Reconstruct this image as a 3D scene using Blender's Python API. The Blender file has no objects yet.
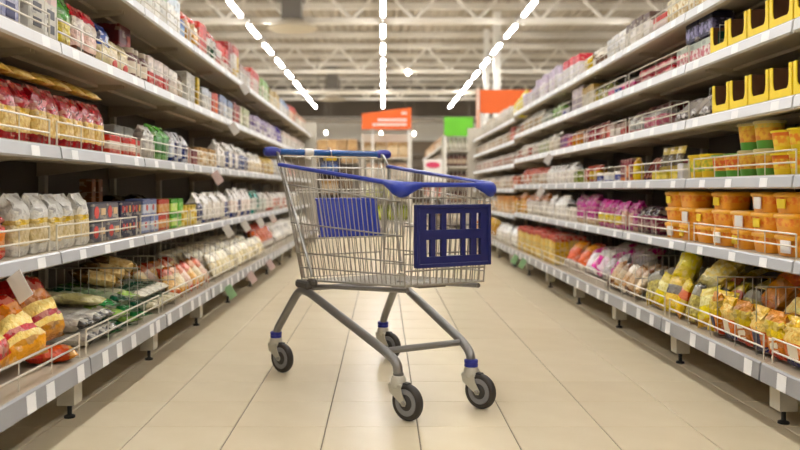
import bpy, math, random, zlib
from mathutils import Vector, Matrix
random.seed(7)
SC = bpy.context.scene
COL = SC.collection
PI = math.pi

# ------------------------------------------------------------------ camera, world, exposure
F_PX, VPX, VPY, CAM_H = 778.0, 383.0, 189.5, 0.80
cam_data = bpy.data.cameras.new('camera')
cam_data.sensor_width = 36.0
cam_data.lens = F_PX / 800 * 36
cam_data.shift_x = (400 - VPX) / 800
cam_data.shift_y = -(225 - VPY) / 800
cam_data.clip_start = 0.05
cam_data.dof.use_dof = True
cam_data.dof.focus_distance = 2.78
cam_data.dof.aperture_fstop = 2.3
cam = bpy.data.objects.new('camera', cam_data)
COL.objects.link(cam)
cam.location = (0, 0, CAM_H)
cam.rotation_euler = (PI / 2, 0, 0)
SC.camera = cam
world = bpy.data.worlds.new('world')
SC.world = world
world.use_nodes = True
world.node_tree.nodes['Background'].inputs[0].default_value = (1.0, 0.95, 0.88, 1)
world.node_tree.nodes['Background'].inputs[1].default_value = 0.15
SC.view_settings.view_transform = 'Standard'
SC.view_settings.look = 'None'
SC.view_settings.gamma = 1
SC.view_settings.use_curve_mapping = False
SC.view_settings.exposure = 0.78
LAMP_STRENGTH = 62.0

# ------------------------------------------------------------------ materials
def srgb(h):
    h = h.lstrip('#')
    out = []
    for i in (0, 2, 4):
        c = int(h[i:i + 2], 16) / 255
        out.append(c / 12.92 if c <= .04045 else ((c + .055) / 1.055) ** 2.4)
    return (*out, 1)

MATS = {}
def mat(hexc, rough=.5, metal=0.0, bump=0.0, scale=30.0, vary=0.0, mix=None, mixscale=60.0, kind='noise', spec=.5, emit=0.0, coat=0.0, prn=0.0):
    key = (hexc, rough, metal, bump, scale, vary, mix, mixscale, kind, spec, emit, coat, prn)
    if key in MATS:
        return MATS[key]
    m = bpy.data.materials.new('surface_' + hexc)
    m.use_nodes = True
    nt = m.node_tree
    b = nt.nodes['Principled BSDF']
    b.inputs['Base Color'].default_value = srgb(hexc)
    b.inputs['Roughness'].default_value = rough
    b.inputs['Metallic'].default_value = metal
    b.inputs['Specular IOR Level'].default_value = spec
    b.inputs['Coat Weight'].default_value = coat
    tc = nt.nodes.new('ShaderNodeTexCoord')
    if emit:
        b.inputs['Emission Color'].default_value = srgb(hexc)
        b.inputs['Emission Strength'].default_value = emit
    src = None
    if mix or vary:
        if kind == 'voronoi':
            t = nt.nodes.new('ShaderNodeTexVoronoi')
            t.inputs['Scale'].default_value = mixscale
            fac = t.outputs['Distance']
        else:
            t = nt.nodes.new('ShaderNodeTexNoise')
            t.inputs['Scale'].default_value = mixscale
            t.inputs['Detail'].default_value = 3
            fac = t.outputs['Fac']
        nt.links.new(tc.outputs['Object'], t.inputs['Vector'])
        ramp = nt.nodes.new('ShaderNodeValToRGB')
        nt.links.new(fac, ramp.inputs['Fac'])
        c0 = srgb(hexc)
        if mix:
            c1 = srgb(mix)
            lo, hi = (.15, .75) if kind == 'voronoi' else (.42, .58)
        else:
            c1 = tuple(min(1, c * (1 - vary)) for c in c0[:3]) + (1,)
            lo, hi = .3, .7
        ramp.color_ramp.elements[0].position = lo
        ramp.color_ramp.elements[0].color = c0
        ramp.color_ramp.elements[1].position = hi
        ramp.color_ramp.elements[1].color = c1
        nt.links.new(ramp.outputs['Color'], b.inputs['Base Color'])
    if prn:     # printed blocks and lines on packaging, and small colour differences between packs
        sep = nt.nodes.new('ShaderNodeMapping')
        sep.inputs['Scale'].default_value = (1, 1, 2.1)
        nt.links.new(tc.outputs['Object'], sep.inputs['Vector'])
        vo = nt.nodes.new('ShaderNodeTexVoronoi')
        vo.distance = 'CHEBYCHEV'
        vo.inputs['Scale'].default_value = 27
        nt.links.new(sep.outputs['Vector'], vo.inputs['Vector'])
        sc_ = nt.nodes.new('ShaderNodeSeparateColor')
        nt.links.new(vo.outputs['Color'], sc_.inputs['Color'])
        prev = b.inputs['Base Color'].links[0].from_socket if b.inputs['Base Color'].links else None
        for ch, thr, colr, amt in (('Red', .70, (.80, .74, .60, 1), .7), ('Green', .84, (.05, .03, .04, 1), .65)):
            gt = nt.nodes.new('ShaderNodeMath'); gt.operation = 'GREATER_THAN'
            gt.inputs[1].default_value = thr
            nt.links.new(sc_.outputs[ch], gt.inputs[0])
            ml = nt.nodes.new('ShaderNodeMath'); ml.operation = 'MULTIPLY'
            ml.inputs[1].default_value = amt * prn
            nt.links.new(gt.outputs[0], ml.inputs[0])
            mx = nt.nodes.new('ShaderNodeMix'); mx.data_type = 'RGBA'
            nt.links.new(ml.outputs[0], mx.inputs[0])
            if prev is None: mx.inputs[6].default_value = srgb(hexc)
            else: nt.links.new(prev, mx.inputs[6])
            mx.inputs[7].default_value = colr
            prev = mx.outputs[2]
        oi = nt.nodes.new('ShaderNodeObjectInfo')
        mr = nt.nodes.new('ShaderNodeMapRange')
        mr.inputs['To Min'].default_value = .68; mr.inputs['To Max'].default_value = 1.02
        nt.links.new(oi.outputs['Random'], mr.inputs['Value'])
        hs = nt.nodes.new('ShaderNodeHueSaturation')
        hs.inputs['Saturation'].default_value = 1.22
        nt.links.new(mr.outputs['Result'], hs.inputs['Value'])
        nt.links.new(prev, hs.inputs['Color'])
        nt.links.new(hs.outputs['Color'], b.inputs['Base Color'])
    if bump:
        n = nt.nodes.new('ShaderNodeTexNoise')
        n.inputs['Scale'].default_value = scale
        n.inputs['Detail'].default_value = 2
        nt.links.new(tc.outputs['Object'], n.inputs['Vector'])
        bp = nt.nodes.new('ShaderNodeBump')
        bp.inputs['Strength'].default_value = bump
        bp.inputs['Distance'].default_value = .01
        nt.links.new(n.outputs['Fac'], bp.inputs['Height'])
        nt.links.new(bp.outputs['Normal'], b.inputs['Normal'])
    MATS[key] = m
    return m

def film(c): return mat(c, .24, spec=.42, bump=1.0, scale=38, vary=.22, mixscale=16, prn=.5)
def clear(c, c2='ffffff'): return mat(c, .2, bump=.6, scale=35, mix=c2, mixscale=35)
def pasta(c, c2): return mat(c, .3, bump=.6, scale=90, mix=c2, mixscale=55, kind='voronoi')
def card(c): return mat(c, .5, vary=.06, mixscale=25, prn=.5)
def plain(c): return mat(c, .5, vary=.05, mixscale=25)
def print_(c, c2): return mat(c, .5, mix=c2, mixscale=38)
def plastic(c, r=.35): return mat(c, r, vary=.05, mixscale=15)

def floor_mat():
    m = bpy.data.materials.new('cream_floor_tile')
    m.use_nodes = True
    nt = m.node_tree
    b = nt.nodes['Principled BSDF']
    oi = nt.nodes.new('ShaderNodeObjectInfo')
    tc = nt.nodes.new('ShaderNodeTexCoord')
    n = nt.nodes.new('ShaderNodeTexNoise')
    n.inputs['Scale'].default_value = 7
    n.inputs['Detail'].default_value = 5
    nt.links.new(tc.outputs['Object'], n.inputs['Vector'])
    add = nt.nodes.new('ShaderNodeMath')
    add.operation = 'MULTIPLY_ADD'
    nt.links.new(oi.outputs['Random'], add.inputs[0])
    add.inputs[1].default_value = .35
    nt.links.new(n.outputs['Fac'], add.inputs[2])
    r = nt.nodes.new('ShaderNodeValToRGB')
    r.color_ramp.elements[0].position = .3
    r.color_ramp.elements[0].color = srgb('d6c6a6')
    r.color_ramp.elements[1].position = .95
    r.color_ramp.elements[1].color = srgb('e0d2b5')
    nt.links.new(add.outputs[0], r.inputs['Fac'])
    nt.links.new(r.outputs['Color'], b.inputs['Base Color'])
    b.inputs['Roughness'].default_value = .32
    b.inputs['Specular IOR Level'].default_value = .45
    return m

CHROME = mat('a8a6a0', .28, .85)
WIRE = mat('b4b0a6', .32, .75)
GUARDM = mat('d6d0c2', .35, .3)
SHELFM = mat('b5a994', .5, vary=.05, mixscale=4)
LIPM = mat('dadbde', .42, vary=.04, mixscale=6)
RAILM = mat('b6b8bc', .3, vary=.06, mixscale=9)
RAILB = mat('9a9b9f', .3, vary=.08, mixscale=9)
TAGM = mat('f2f2f2', .5, vary=.03, mixscale=40)
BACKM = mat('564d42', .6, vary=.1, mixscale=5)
LEGM = mat('c9c3b4', .5, vary=.05, mixscale=10)
BLACK = mat('17171a', .45, vary=.2, mixscale=20)

# ------------------------------------------------------------------ mesh builder
class MB:
    def __init__(s):
        s.v, s.f, s.m = [], [], []
    def add(s, vs, fs, mi=0):
        o = len(s.v)
        s.v += [tuple(p) for p in vs]
        for f in fs:
            s.f.append(tuple(i + o for i in f))
        s.m += (mi if isinstance(mi, list) else [mi] * len(fs))
        return s
    def box(s, x0, x1, y0, y1, z0, z1, mi=0, M=None):
        vs = [Vector(p) for p in ((x0, y0, z0), (x1, y0, z0), (x1, y1, z0), (x0, y1, z0), (x0, y0, z1), (x1, y0, z1), (x1, y1, z1), (x0, y1, z1))]
        if M is not None:
            vs = [M @ p for p in vs]
        return s.add(vs, [(0, 3, 2, 1), (4, 5, 6, 7), (0, 1, 5, 4), (1, 2, 6, 5), (2, 3, 7, 6), (3, 0, 4, 7)], mi)
    def chbox(s, x0, x1, y0, y1, z0, z1, b=.004, mi=0, M=None):
        c = Vector(((x0 + x1) / 2, (y0 + y1) / 2, (z0 + z1) / 2))
        h = Vector((abs(x1 - x0) / 2, abs(y1 - y0) / 2, abs(z1 - z0) / 2))
        idx, vs, fs = {}, [], []
        for sx in (-1, 1):
            for sy in (-1, 1):
                for sz in (-1, 1):
                    for ax in range(3):
                        p = [sx * (h.x - b), sy * (h.y - b), sz * (h.z - b)]
                        p[ax] = (sx, sy, sz)[ax] * h[ax]
                        idx[(sx, sy, sz, ax)] = len(vs)
                        q = c + Vector(p)
                        vs.append(M @ q if M is not None else q)
        for ax in range(3):
            a1, a2 = (ax + 1) % 3, (ax + 2) % 3
            for sg in (-1, 1):
                def k(p, q, axx=ax):
                    t = [0, 0, 0]
                    t[ax] = sg; t[a1] = p; t[a2] = q
                    return idx[(*t, axx)]
                loop = [k(-1, -1), k(1, -1), k(1, 1), k(-1, 1)]
                fs.append(tuple(loop if sg > 0 else loop[::-1]))
            for p in (-1, 1):
                for q in (-1, 1):
                    def kk(r, axx):
                        t = [0, 0, 0]
                        t[ax] = r; t[a1] = p; t[a2] = q
                        return idx[(*t, axx)]
                    l = [kk(-1, a1), kk(1, a1), kk(1, a2), kk(-1, a2)]
                    fs.append(tuple(l if p * q > 0 else l[::-1]))
        for sx in (-1, 1):
            for sy in (-1, 1):
                for sz in (-1, 1):
                    l = [idx[(sx, sy, sz, a)] for a in range(3)]
                    fs.append(tuple(l if sx * sy * sz > 0 else l[::-1]))
        return s.add(vs, fs, mi)
    def tube(s, pts, r, n=8, mi=0, closed=False, caps=True):
        pts = [Vector(p) for p in pts]
        N = len(pts)
        rs = r if isinstance(r, (list, tuple)) else [r] * N
        vs, up = [], None
        for i, p in enumerate(pts):
            a = pts[(i - 1) % N] if (closed or i > 0) else p
            b = pts[(i + 1) % N] if (closed or i < N - 1) else p
            t = (b - a).normalized()
            if up is None:
                up = t.orthogonal().normalized()
            up = (up - t * up.dot(t))
            up = up.normalized() if up.length > 1e-6 else t.orthogonal().normalized()
            w = t.cross(up)
            for k in range(n):
                an = 2 * PI * k / n
                vs.append(p + (up * math.cos(an) + w * math.sin(an)) * rs[i])
        fs = []
        for i in range(N if closed else N - 1):
            j = (i + 1) % N
            for k in range(n):
                k2 = (k + 1) % n
                fs.append((i * n + k, i * n + k2, j * n + k2, j * n + k))
        if caps and not closed:
            fs.append(tuple(range(n))[::-1])
            fs.append(tuple((N - 1) * n + k for k in range(n)))
        return s.add(vs, fs, mi)
    def lathe(s, prof, n=16, mi=0, M=None):
        vs, fs, ms = [], [], []
        for (r, z) in prof:
            for k in range(n):
                an = 2 * PI * k / n
                p = Vector((r * math.cos(an), r * math.sin(an), z))
                vs.append(M @ p if M is not None else p)
        for i in range(len(prof) - 1):
            for k in range(n):
                k2 = (k + 1) % n
                fs.append((i * n + k, i * n + k2, (i + 1) * n + k2, (i + 1) * n + k))
                ms.append(mi[i] if isinstance(mi, list) else mi)
        fs.append(tuple(range(n))[::-1]); ms.append(ms[0])
        fs.append(tuple((len(prof) - 1) * n + k for k in range(n))); ms.append(ms[-2])
        return s.add(vs, fs, ms)
    def mesh(s, name, mats, smooth=35):
        me = bpy.data.meshes.new(name)
        me.from_pydata(s.v, [], s.f)
        for m in (mats if isinstance(mats, list) else [mats]):
            me.materials.append(m)
        me.polygons.foreach_set('material_index', s.m)
        if smooth:
            me.polygons.foreach_set('use_smooth', [True] * len(s.f))
            me.set_sharp_from_angle(angle=math.radians(smooth))
        me.update()
        return me

def obj(name, me, parent=None, loc=(0, 0, 0), rot=(0, 0, 0), **props):
    o = bpy.data.objects.new(name, me)
    COL.objects.link(o)
    o.location = loc
    o.rotation_euler = rot
    if parent is not None:
        o.parent = parent
    for k, v in props.items():
        o[k] = v
    return o
def thing(name, label, category, loc=(0, 0, 0), rot=(0, 0, 0), group=None):
    o = obj(name, None, None, loc, rot, label=label, category=category)
    o.empty_display_size = .1
    if group:
        o['group'] = group
    return o

ONES = 'zeroth first second third fourth fifth sixth seventh eighth ninth tenth eleventh twelfth thirteenth fourteenth fifteenth sixteenth seventeenth eighteenth nineteenth'.split()
TENS = {20: 'twent', 30: 'thirt', 40: 'fort', 50: 'fift', 60: 'sixt', 70: 'sevent', 80: 'eight', 90: 'ninet'}
def ordinal(n):
    if n < 20:
        return ONES[n]
    t = n // 10 * 10
    return TENS[t] + 'ieth' if n % 10 == 0 else TENS[t] + 'y-' + ONES[n % 10]

# ------------------------------------------------------------------ the hall: floor, walls, ceiling, trusses, columns
TILE = .309
TX0, TY0 = .117, 2.626
FM = floor_mat()
GROUT = mat('8a7f6c', .8, vary=.15, mixscale=12)
me = MB().box(-14, 14, -4, 45, -.15, -.004).mesh('floor', GROUT, 0)
floor = obj('floor', me, kind='structure', label='cream square tiled shop floor with dark grout lines')
g = .0016
def tile_box(mb, x, y, gx=.0022, gy=.0012):
    mb.chbox(x + gx, x + TILE - gx, y + gy, y + TILE - gy, -.03, 0, .0012)
tm = MB(); tile_box(tm, 0, 0)
TILE_MESH = tm.mesh('tile', FM, 0)
stuff = MB()
for i in range(-45, 45):
    for j in range(-21, 137):
        x, y = TX0 + i * TILE, TY0 + j * TILE
        if -5 <= i <= 4 and -5 <= j <= 23:
            obj('tile', TILE_MESH, floor, (x, y, 0))
        elif abs(x) < 9:
            q = .0016
            stuff.add([(x + q, y + q, 0), (x + TILE - q, y + q, 0), (x + TILE - q, y + TILE - q, 0), (x + q, y + TILE - q, 0),
                       (x + q, y + q, -.01), (x + TILE - q, y + q, -.01), (x + TILE - q, y + TILE - q, -.01), (x + q, y + TILE - q, -.01)],
                      [(0, 1, 2, 3), (0, 4, 5, 1), (1, 5, 6, 2), (2, 6, 7, 3), (3, 7, 4, 0)])
obj('tile_field', stuff.mesh('tile_field', FM, 0), floor, kind='stuff')

WALLM = mat('968e82', .8, vary=.08, mixscale=.6)
WALLD = mat('6f665c', .8, vary=.12, mixscale=.8)
CEILM = mat('a29889', .7, vary=.06, mixscale=.5)
w = MB().box(-14, 14, 45, 45.2, 0, 3.6, 0).box(-14, 14, 44.9, 45.2, 3.6, 5.0, 1).box(-14, 14, 45, 45.2, 5.0, 6.9, 2)
obj('wall_back', w.mesh('wall_back', [mat('94826d', .8, vary=.2, mixscale=.7), mat('f2f0ec', .7, vary=.03, mixscale=.5), WALLD], 0), kind='structure', label='far end wall with a pale band under dark panels')
for n, x0, x1 in (('wall_left', -14.2, -14), ('wall_right', 14, 14.2)):
    obj(n, MB().box(x0, x1, -4, 45, 0, 6.9).mesh(n, WALLM, 0), kind='structure', label='plain beige side wall of the shop hall')
obj('wall_front', MB().box(-14, 14, -4.2, -4, 0, 6.9).mesh('wall_front', WALLM, 0), kind='structure', label='plain beige wall behind the viewer')
# corrugated deck
ce = MB()
pitch, zc = .30, 6.72
xs = []
x = -14.0
while x < 14:
    xs += [(x, zc), (x + .12, zc), (x + .16, zc + .07), (x + .26, zc + .07)]
    x += pitch
vs = [(a, -4, b) for a, b in xs] + [(a, 45, b) for a, b in xs]
n = len(xs)
ce.add(vs, [(i, i + n, i + 1 + n, i + 1) for i in range(n - 1)])
ceiling = obj('ceiling', ce.mesh('ceiling', CEILM, 0), kind='structure', label='corrugated beige metal roof deck')
STEEL = mat('dbd5ca', .5, vary=.08, mixscale=2)
STEELD = mat('8f867a', .55, vary=.1, mixscale=2)
for j in range(18):
    y = 4 + j * 2.3
    obj('purlin', MB().box(-14, 14, y - .05, y + .05, 6.52, 6.72).mesh('purlin', STEEL, 0), ceiling)
tch = MB().box(-14, 14, -.07, .07, 6.25, 6.4).mesh('top_chord', STEEL, 0)
bch = MB().box(-14, 14, -.08, .08, 5.28, 5.42).mesh('bottom_chord', STEEL, 0)
wb = MB().tube([(-.85, 0, 5.38), (0, 0, 6.28)], .05, 6).mesh('web_bar', STEEL)
wb2 = MB().tube([(0, 0, 6.28), (.85, 0, 5.38)], .05, 6).mesh('web_bar', STEEL)
for i, y in enumerate((3, 12, 21, 30, 39)):
    t = obj('roof_truss', None, None, (0, y, 0), kind='structure', label=ordinal(i + 1) + ' steel roof truss across the hall from the near end')
    obj('top_chord', tch, t); obj('bottom_chord', bch, t)
    for k in range(-7, 8):
        obj('web_bar', wb, t, (k * 1.7, 0, 0)); obj('web_bar', wb2, t, (k * 1.7, 0, 0))
for y, r, zt, lab in ((25, .11, 6.5, 'white steel column rising beside the orange header sign, the nearer one'), (27.8, .09, 6.5, 'white steel column rising beside the orange header sign, the farther one')):
    c = thing('support_column', lab, 'column', (3.66 if r > .1 else 3.70, y, 0))
    c['kind'] = 'structure'
    obj('shaft', MB().box(-r, r, -r, r, .02, zt).mesh('shaft', mat('e3e0da', .5, vary=.03, mixscale=3), 0), c)
    obj('base_plate', MB().box(-.2, .2, -.2, .2, 0, .02).mesh('base_plate', STEELD, 0), c)
# cross pipe and cable tray under the far roof
for y, z, r, nm, lab in ((33.5, 5.0, .12, 'ventilation_pipe', 'pale ventilation pipe crossing under the far roof'), (41.8, 4.5, .16, 'ventilation_pipe', 'thick grey ventilation pipe crossing low before the far wall')):
    p = thing(nm, lab, 'pipe', (0, y, z))
    obj('pipe_run', MB().tube([(-14, 0, 0), (14, 0, 0)], r, 10).mesh('pipe_run', STEEL if r < .15 else STEELD), p)
    for k in range(-3, 4):
        obj('hanger', MB().box(-.015, .015, -.015, .015, 0, 6.5 - z).mesh('hanger', STEELD, 0), p, (k * 4 + 1.2, 0, 0))
# air diffusers
for y, lab in ((20.6, 'dark square air duct drop with round diffuser near the left light row'), (36.9, 'small far air duct drop with round diffuser before the back wall')):
    d = thing('air_duct', lab, 'air duct', (-2.4, y, 5.05))
    obj('duct_box', MB().chbox(-.26, .26, -.26, .26, .22, 1.662, .02).mesh('duct_box', mat('6d675f', .5, vary=.1, mixscale=3), 0), d)
    obj('diffuser', MB().lathe([(.3, .22), (.62, .06), (.66, 0), (.6, 0), (.2, .05)], 24).mesh('diffuser', mat('c8bfae', .5, vary=.05, mixscale=3)), d)
    for a in (-1, 1):
        obj('side_grille', MB().chbox(a * .3 - .04, a * .3 + .04, -.16, .16, .7, 1.0, .01).mesh('side_grille', STEELD, 0), d)

# ------------------------------------------------------------------ ceiling lights
LAMP_L, LAMP_W = 1.52, .085
house = MB().chbox(-.05, .05, -LAMP_L / 2, LAMP_L / 2, .02, .09, .01).mesh('housing', mat('d8d6d0', .4, vary=.03, mixscale=3), 0)
tube_me = MB().chbox(-LAMP_W / 2, LAMP_W / 2, -LAMP_L / 2 + .02, LAMP_L / 2 - .02, -.02, .02, .015).mesh('diffuser', mat('fbfaf8', .4, emit=LAMP_STRENGTH), 0)
rod = MB().box(-.008, .008, -.008, .008, .09, .3).mesh('hanger', STEELD, 0)
railm = MB().box(-.03, .03, -1.307, 1.307, .09, .13).mesh('track', STEELD, 0)
for rname, rx in (('left', -3.44), ('centre', 0), ('right', 3.40), ('outer left', -6.85), ('outer right', 6.8)):
    for k in range(-8, 9):
        y = 18.08 + k * 2.614
        t = thing('ceiling_light', f'{ordinal(k + 9)} tube light from the near end in the {rname} ceiling row', 'light', (rx, y, 5.0), group='linear ceiling lights')
        obj('housing', house, t); obj('diffuser', tube_me, t); obj('track', railm, t)
        for q in (-.7, .7):
            obj('hanger', rod, t, (0, q, 0))
bulb = MB().lathe([(.02, -.08), (.05, -.065), (.07, -.02), (.07, .02), (.05, .07), (.03, .12)], 12).mesh('bulb', mat('fff4e0', .4, emit=14))
def pt(px, py, y): return ((px - VPX) * y / F_PX, y, CAM_H + (VPY - py) * y / F_PX)
for (px, py, y), lab in zip(((326, 133, 40), (381, 134, 40), (414, 134, 40), (469, 134, 40), (408, 73, 29.84)),
        ('small bright far spot lamp at the left of the brown cartons', 'small bright far spot lamp just under the orange aisle sign', 'small bright far spot lamp between orange and green signs',
         'small bright far spot lamp at the green sign corner', 'small bright spot lamp on the roof truss')):
    p = pt(px, py, y)
    t = thing('spot_lamp', lab, 'lamp', p)
    obj('bulb', bulb, t)
    if p[2] > 5: obj('arm', MB().box(-.012, .012, 0, .085, .09, .115).mesh('arm', STEELD, 0), t)
    obj('cord', MB().box(-.012, .012, -.012, .012, .11, (6.74 - p[2]) if p[2] < 5 else .16).mesh('cord', STEELD, 0), t)

# ------------------------------------------------------------------ shelving racks
BAY, Y0 = .925, 2.606
SIDES = {
    'left': dict(s=-1, lip=-1.10, base=-1.00, back=-1.58, z=[.23, .588, .945, 1.30, 1.64], rot=PI / 2),
    'right': dict(s=1, lip=1.38, base=1.27, back=1.86, z=[.22, .56, .848, 1.115, 1.37, 1.605], rot=-PI / 2),
    'right2': dict(s=1, lip=1.385, base=1.275, back=1.86, z=[.22, .53, .81, 1.075, 1.325, 1.56], rot=-PI / 2),
    'far': dict(s=1, lip=1.17, base=1.08, back=1.62, z=[.22, .62, 1.0, 1.36, 1.68], rot=-PI / 2),
}
_cache = {}
def cached(key, fn):
    if key not in _cache:
        _cache[key] = fn()
    return _cache[key]
GUARD_SKIP = set()
def shelf_meshes(side, i):
    S = SIDES[side]; s = S['s']
    def build():
        z = S['z'][i]
        x0 = S['base'] if i == 0 else S['lip']
        lipz = .065 if i == 0 else .045
        xb = S['back']
        X = lambda d: x0 + s * d
        depth = abs(xb - x0)
        b = MB()
        b.box(min(X(.004), xb), max(X(.004), xb), .003, BAY - .003, z - .022, z)
        b.box(min(X(0), X(.012)), max(X(0), X(.012)), .002, BAY - .002, z - lipz, z + .004)
        b.box(min(X(.012), X(.03)), max(X(.012), X(.03)), .004, BAY - .004, z - lipz, z - lipz + .004)
        if i > 0:   # stiffening rib below
            b.box(min(X(.2), X(.26)), max(X(.2), X(.26)), .02, BAY - .02, z - .036, z - .022)
        board = b.mesh('shelf', SHELFM, 0)
        r = MB()
        q0, q1 = X(-.006), X(0)
        r.add([(q1, .006, z + .002), (q0, .006, z - .004), (X(-.011), .006, z - lipz + .006), (X(0), .006, z - lipz),
               (q1, BAY - .006, z + .002), (q0, BAY - .006, z - .004), (X(-.011), BAY - .006, z - lipz + .006), (X(0), BAY - .006, z - lipz)],
              [(0, 1, 5, 4), (1, 2, 6, 5), (2, 3, 7, 6), (0, 3, 2, 1), (4, 5, 6, 7)])
        rail = r.mesh('price_rail', RAILB if i == 0 else (RAILM if i <= 2 else LIPM), 0)
        gm = MB()
        gx = X(.02)
        for hz in (.045, .088):
            gm.tube([(gx, .03, z + hz), (gx, BAY - .03, z + hz)], .0034, 6)
        for k in range(5):
            yy = .03 + (BAY - .06) * k / 4
            gm.tube([(gx, yy, z + .003), (gx, yy, z + .09)], .0034 if k in (0, 4) else .002, 5)
        guard = gm.mesh('wire_guard', GUARDM)
        br = MB()
        for yy in (0,):
            xa, xc = xb, X(.09)
            br.add([(xa, yy, z - .022), (xc, yy, z - .022), (xc, yy, z - .035), (xa, yy, z - .085),
                    (xa, yy + .006, z - .022), (xc, yy + .006, z - .022), (xc, yy + .006, z - .035), (xa, yy + .006, z - .085)],
                   [(0, 1, 2, 3), (7, 6, 5, 4), (0, 4, 5, 1), (1, 5, 6, 2), (2, 6, 7, 3), (3, 7, 4, 0)])
        bracket = br.mesh('bracket', SHELFM, 0)
        tg = MB()
        th = lipz - .012
        tg.add([(X(-.0078), 0, z - .006), (X(-.0118), 0, z - .006 - th), (X(-.0118), .058, z - .006 - th), (X(-.0078), .058, z - .006)], [(0, 1, 2, 3) if s > 0 else (3, 2, 1, 0)])
        tag = tg.mesh('price_tag', TAGM, 0)
        return board, rail, guard, bracket, tag
    return cached((side, i), build)

def leg_mesh(side):
    S = SIDES[side]; s = S['s']
    def build():
        z = S['z'][0]
        lo = .055 if side == 'left' else .02
        xf, xk = S['base'] + s * .07, S['base'] + s * .13
        a = MB().box(min(xf, xk), max(xf, xk), lo, lo + .07, .05, z - .022).mesh('base_leg', LEGM, 0)
        xm = (xf + xk) / 2
        f = MB().lathe([(.019, 0), (.019, .007), (.008, .012), (.008, .06)], 12, 0, Matrix.Translation((xm, lo + .035, 0))).mesh('levelling_foot', BLACK)
        return a, f
    return cached((side, 'leg'), build)

def rack(side, ya, nb, phrase, guards=True, tagn=5):
    S = SIDES[side]; s = S['s']
    top = S['z'][-1]
    for b in range(nb):
        y = ya + b * BAY
        o = thing('shelving_bay', f'{ordinal(b + 1)} bay from the near end of the {phrase}', 'shelf', (0, y, 0), group='gondola bays of the ' + phrase)
        xb = S['back']
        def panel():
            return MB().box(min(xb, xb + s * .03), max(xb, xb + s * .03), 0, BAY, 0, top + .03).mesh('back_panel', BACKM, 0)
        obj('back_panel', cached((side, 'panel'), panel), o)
        def upright():
            m = MB().box(min(xb - s * .03, xb + s * .03), max(xb - s * .03, xb + s * .03), 0, .034, .0, top + .05)
            return m.mesh('upright', LEGM, 0)
        obj('upright', cached((side, 'upright'), upright), o)
        lm, fm = leg_mesh(side)
        l = obj('base_leg', lm, o)
        obj('levelling_foot', fm, l)
        if b == nb - 1:
            obj('upright', _cache[(side, 'upright')], o, (0, BAY - .036, 0))
            l = obj('base_leg', lm, o, (0, BAY - (.21 if side == 'left' else .14), 0)); obj('levelling_foot', fm, l)
        for i in range(len(S['z'])):
            board, rail, guard, bracket, tag = shelf_meshes(side, i)
            sh = obj('base_shelf' if i == 0 else 'shelf', board, o)
            obj('price_rail', rail, sh)
            if i:
                obj('bracket', bracket, sh, (0, .012, 0)); obj('bracket', bracket, sh, (0, BAY - .018, 0))
            if guards and (side, i, b) not in GUARD_SKIP:
                obj('wire_guard', guard, sh)
            if tagn:
                n = 4 if i == 0 else 3
                if side == 'left' and i == 0: n = 5
                for k in range(n):
                    yy = (k + .5) / n * BAY - .03 + random.uniform(-.05, .05)
                    obj('price_tag', tag, sh, (0, max(.01, min(BAY - .07, yy)), 0))
for b in (0, 1):
    for i in (3, 4): GUARD_SKIP.add(('right', i, b))
NL, NR = 11, 7
YS = Y0 - BAY
rack('left', YS + .035, NL, 'left shelving rack')
rack('right', YS, NR, 'right shelving rack')
YR2 = YS + NR * BAY + .03
rack('right2', YR2, 4, 'right shelving rack beyond its step down')
rack('far', 15.4, 8, 'short rack behind the green sign', guards=False, tagn=0)
LEFT_END, RIGHT_END = YS + NL * BAY, YR2 + 4 * BAY
# end panels
for side, ye, lab in (('left', LEFT_END, 'beige end panel closing the far end of the left rack'), ('right2', RIGHT_END, 'beige end panel closing the far end of the right rack')):
    S = SIDES[side]; s = S['s']
    xa, xb = S['base'] + s * .02, S['back'] + s * .55
    o = obj('rack_end_panel', MB().chbox(min(xa, xb), max(xa, xb), ye + .022, ye + .05, 0, S['z'][-1] + .18, .004).mesh('rack_end_panel', mat('cfc8ba', .5, vary=.04, mixscale=3), 0), label=lab, category='panel')

# hanging shelf talkers (tilted tags on the rails)
talk = MB().box(-.028, .028, -.001, .001, -.085, 0).mesh('shelf_talker', mat('ece6e0', .4, vary=.04, mixscale=30), 0)
talk_g = MB().box(-.028, .028, -.001, .001, -.085, 0).mesh('shelf_talker', mat('a9d3a0', .4, vary=.04, mixscale=30), 0)
talk_p = MB().box(-.028, .028, -.001, .001, -.085, 0).mesh('shelf_talker', mat('efd2cd', .4, vary=.04, mixscale=30), 0)
TALK = [('left', 1, 13, talk, 'white'), ('left', 1, 225, talk, 'white'), ('left', 1, 243, talk, 'white'), ('left', 1, 258, talk, 'white'), ('left', 1, 271, talk, 'white'), ('left', 2, 214, talk_p, 'pale pink'),
        ('left', 0, 227, talk_g, 'green'), ('left', 0, 249, talk_p, 'pale pink'), ('left', 0, 268, talk_p, 'pale pink'), ('left', 3, 231, talk, 'white'), ('left', 4, 242, talk, 'white'),
        ('right', 2, 543, talk, 'white'), ('right', 3, 551, talk, 'white'), ('right', 0, 517, talk_g, 'green'), ('right', 0, 525, talk_g, 'green')]
SHN = lambda side, i: ('bottom shelf' if i == 0 else 'top shelf' if i == len(SIDES[side]['z']) - 1 else ordinal(i + 1) + ' shelf up')
seen = {}
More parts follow.
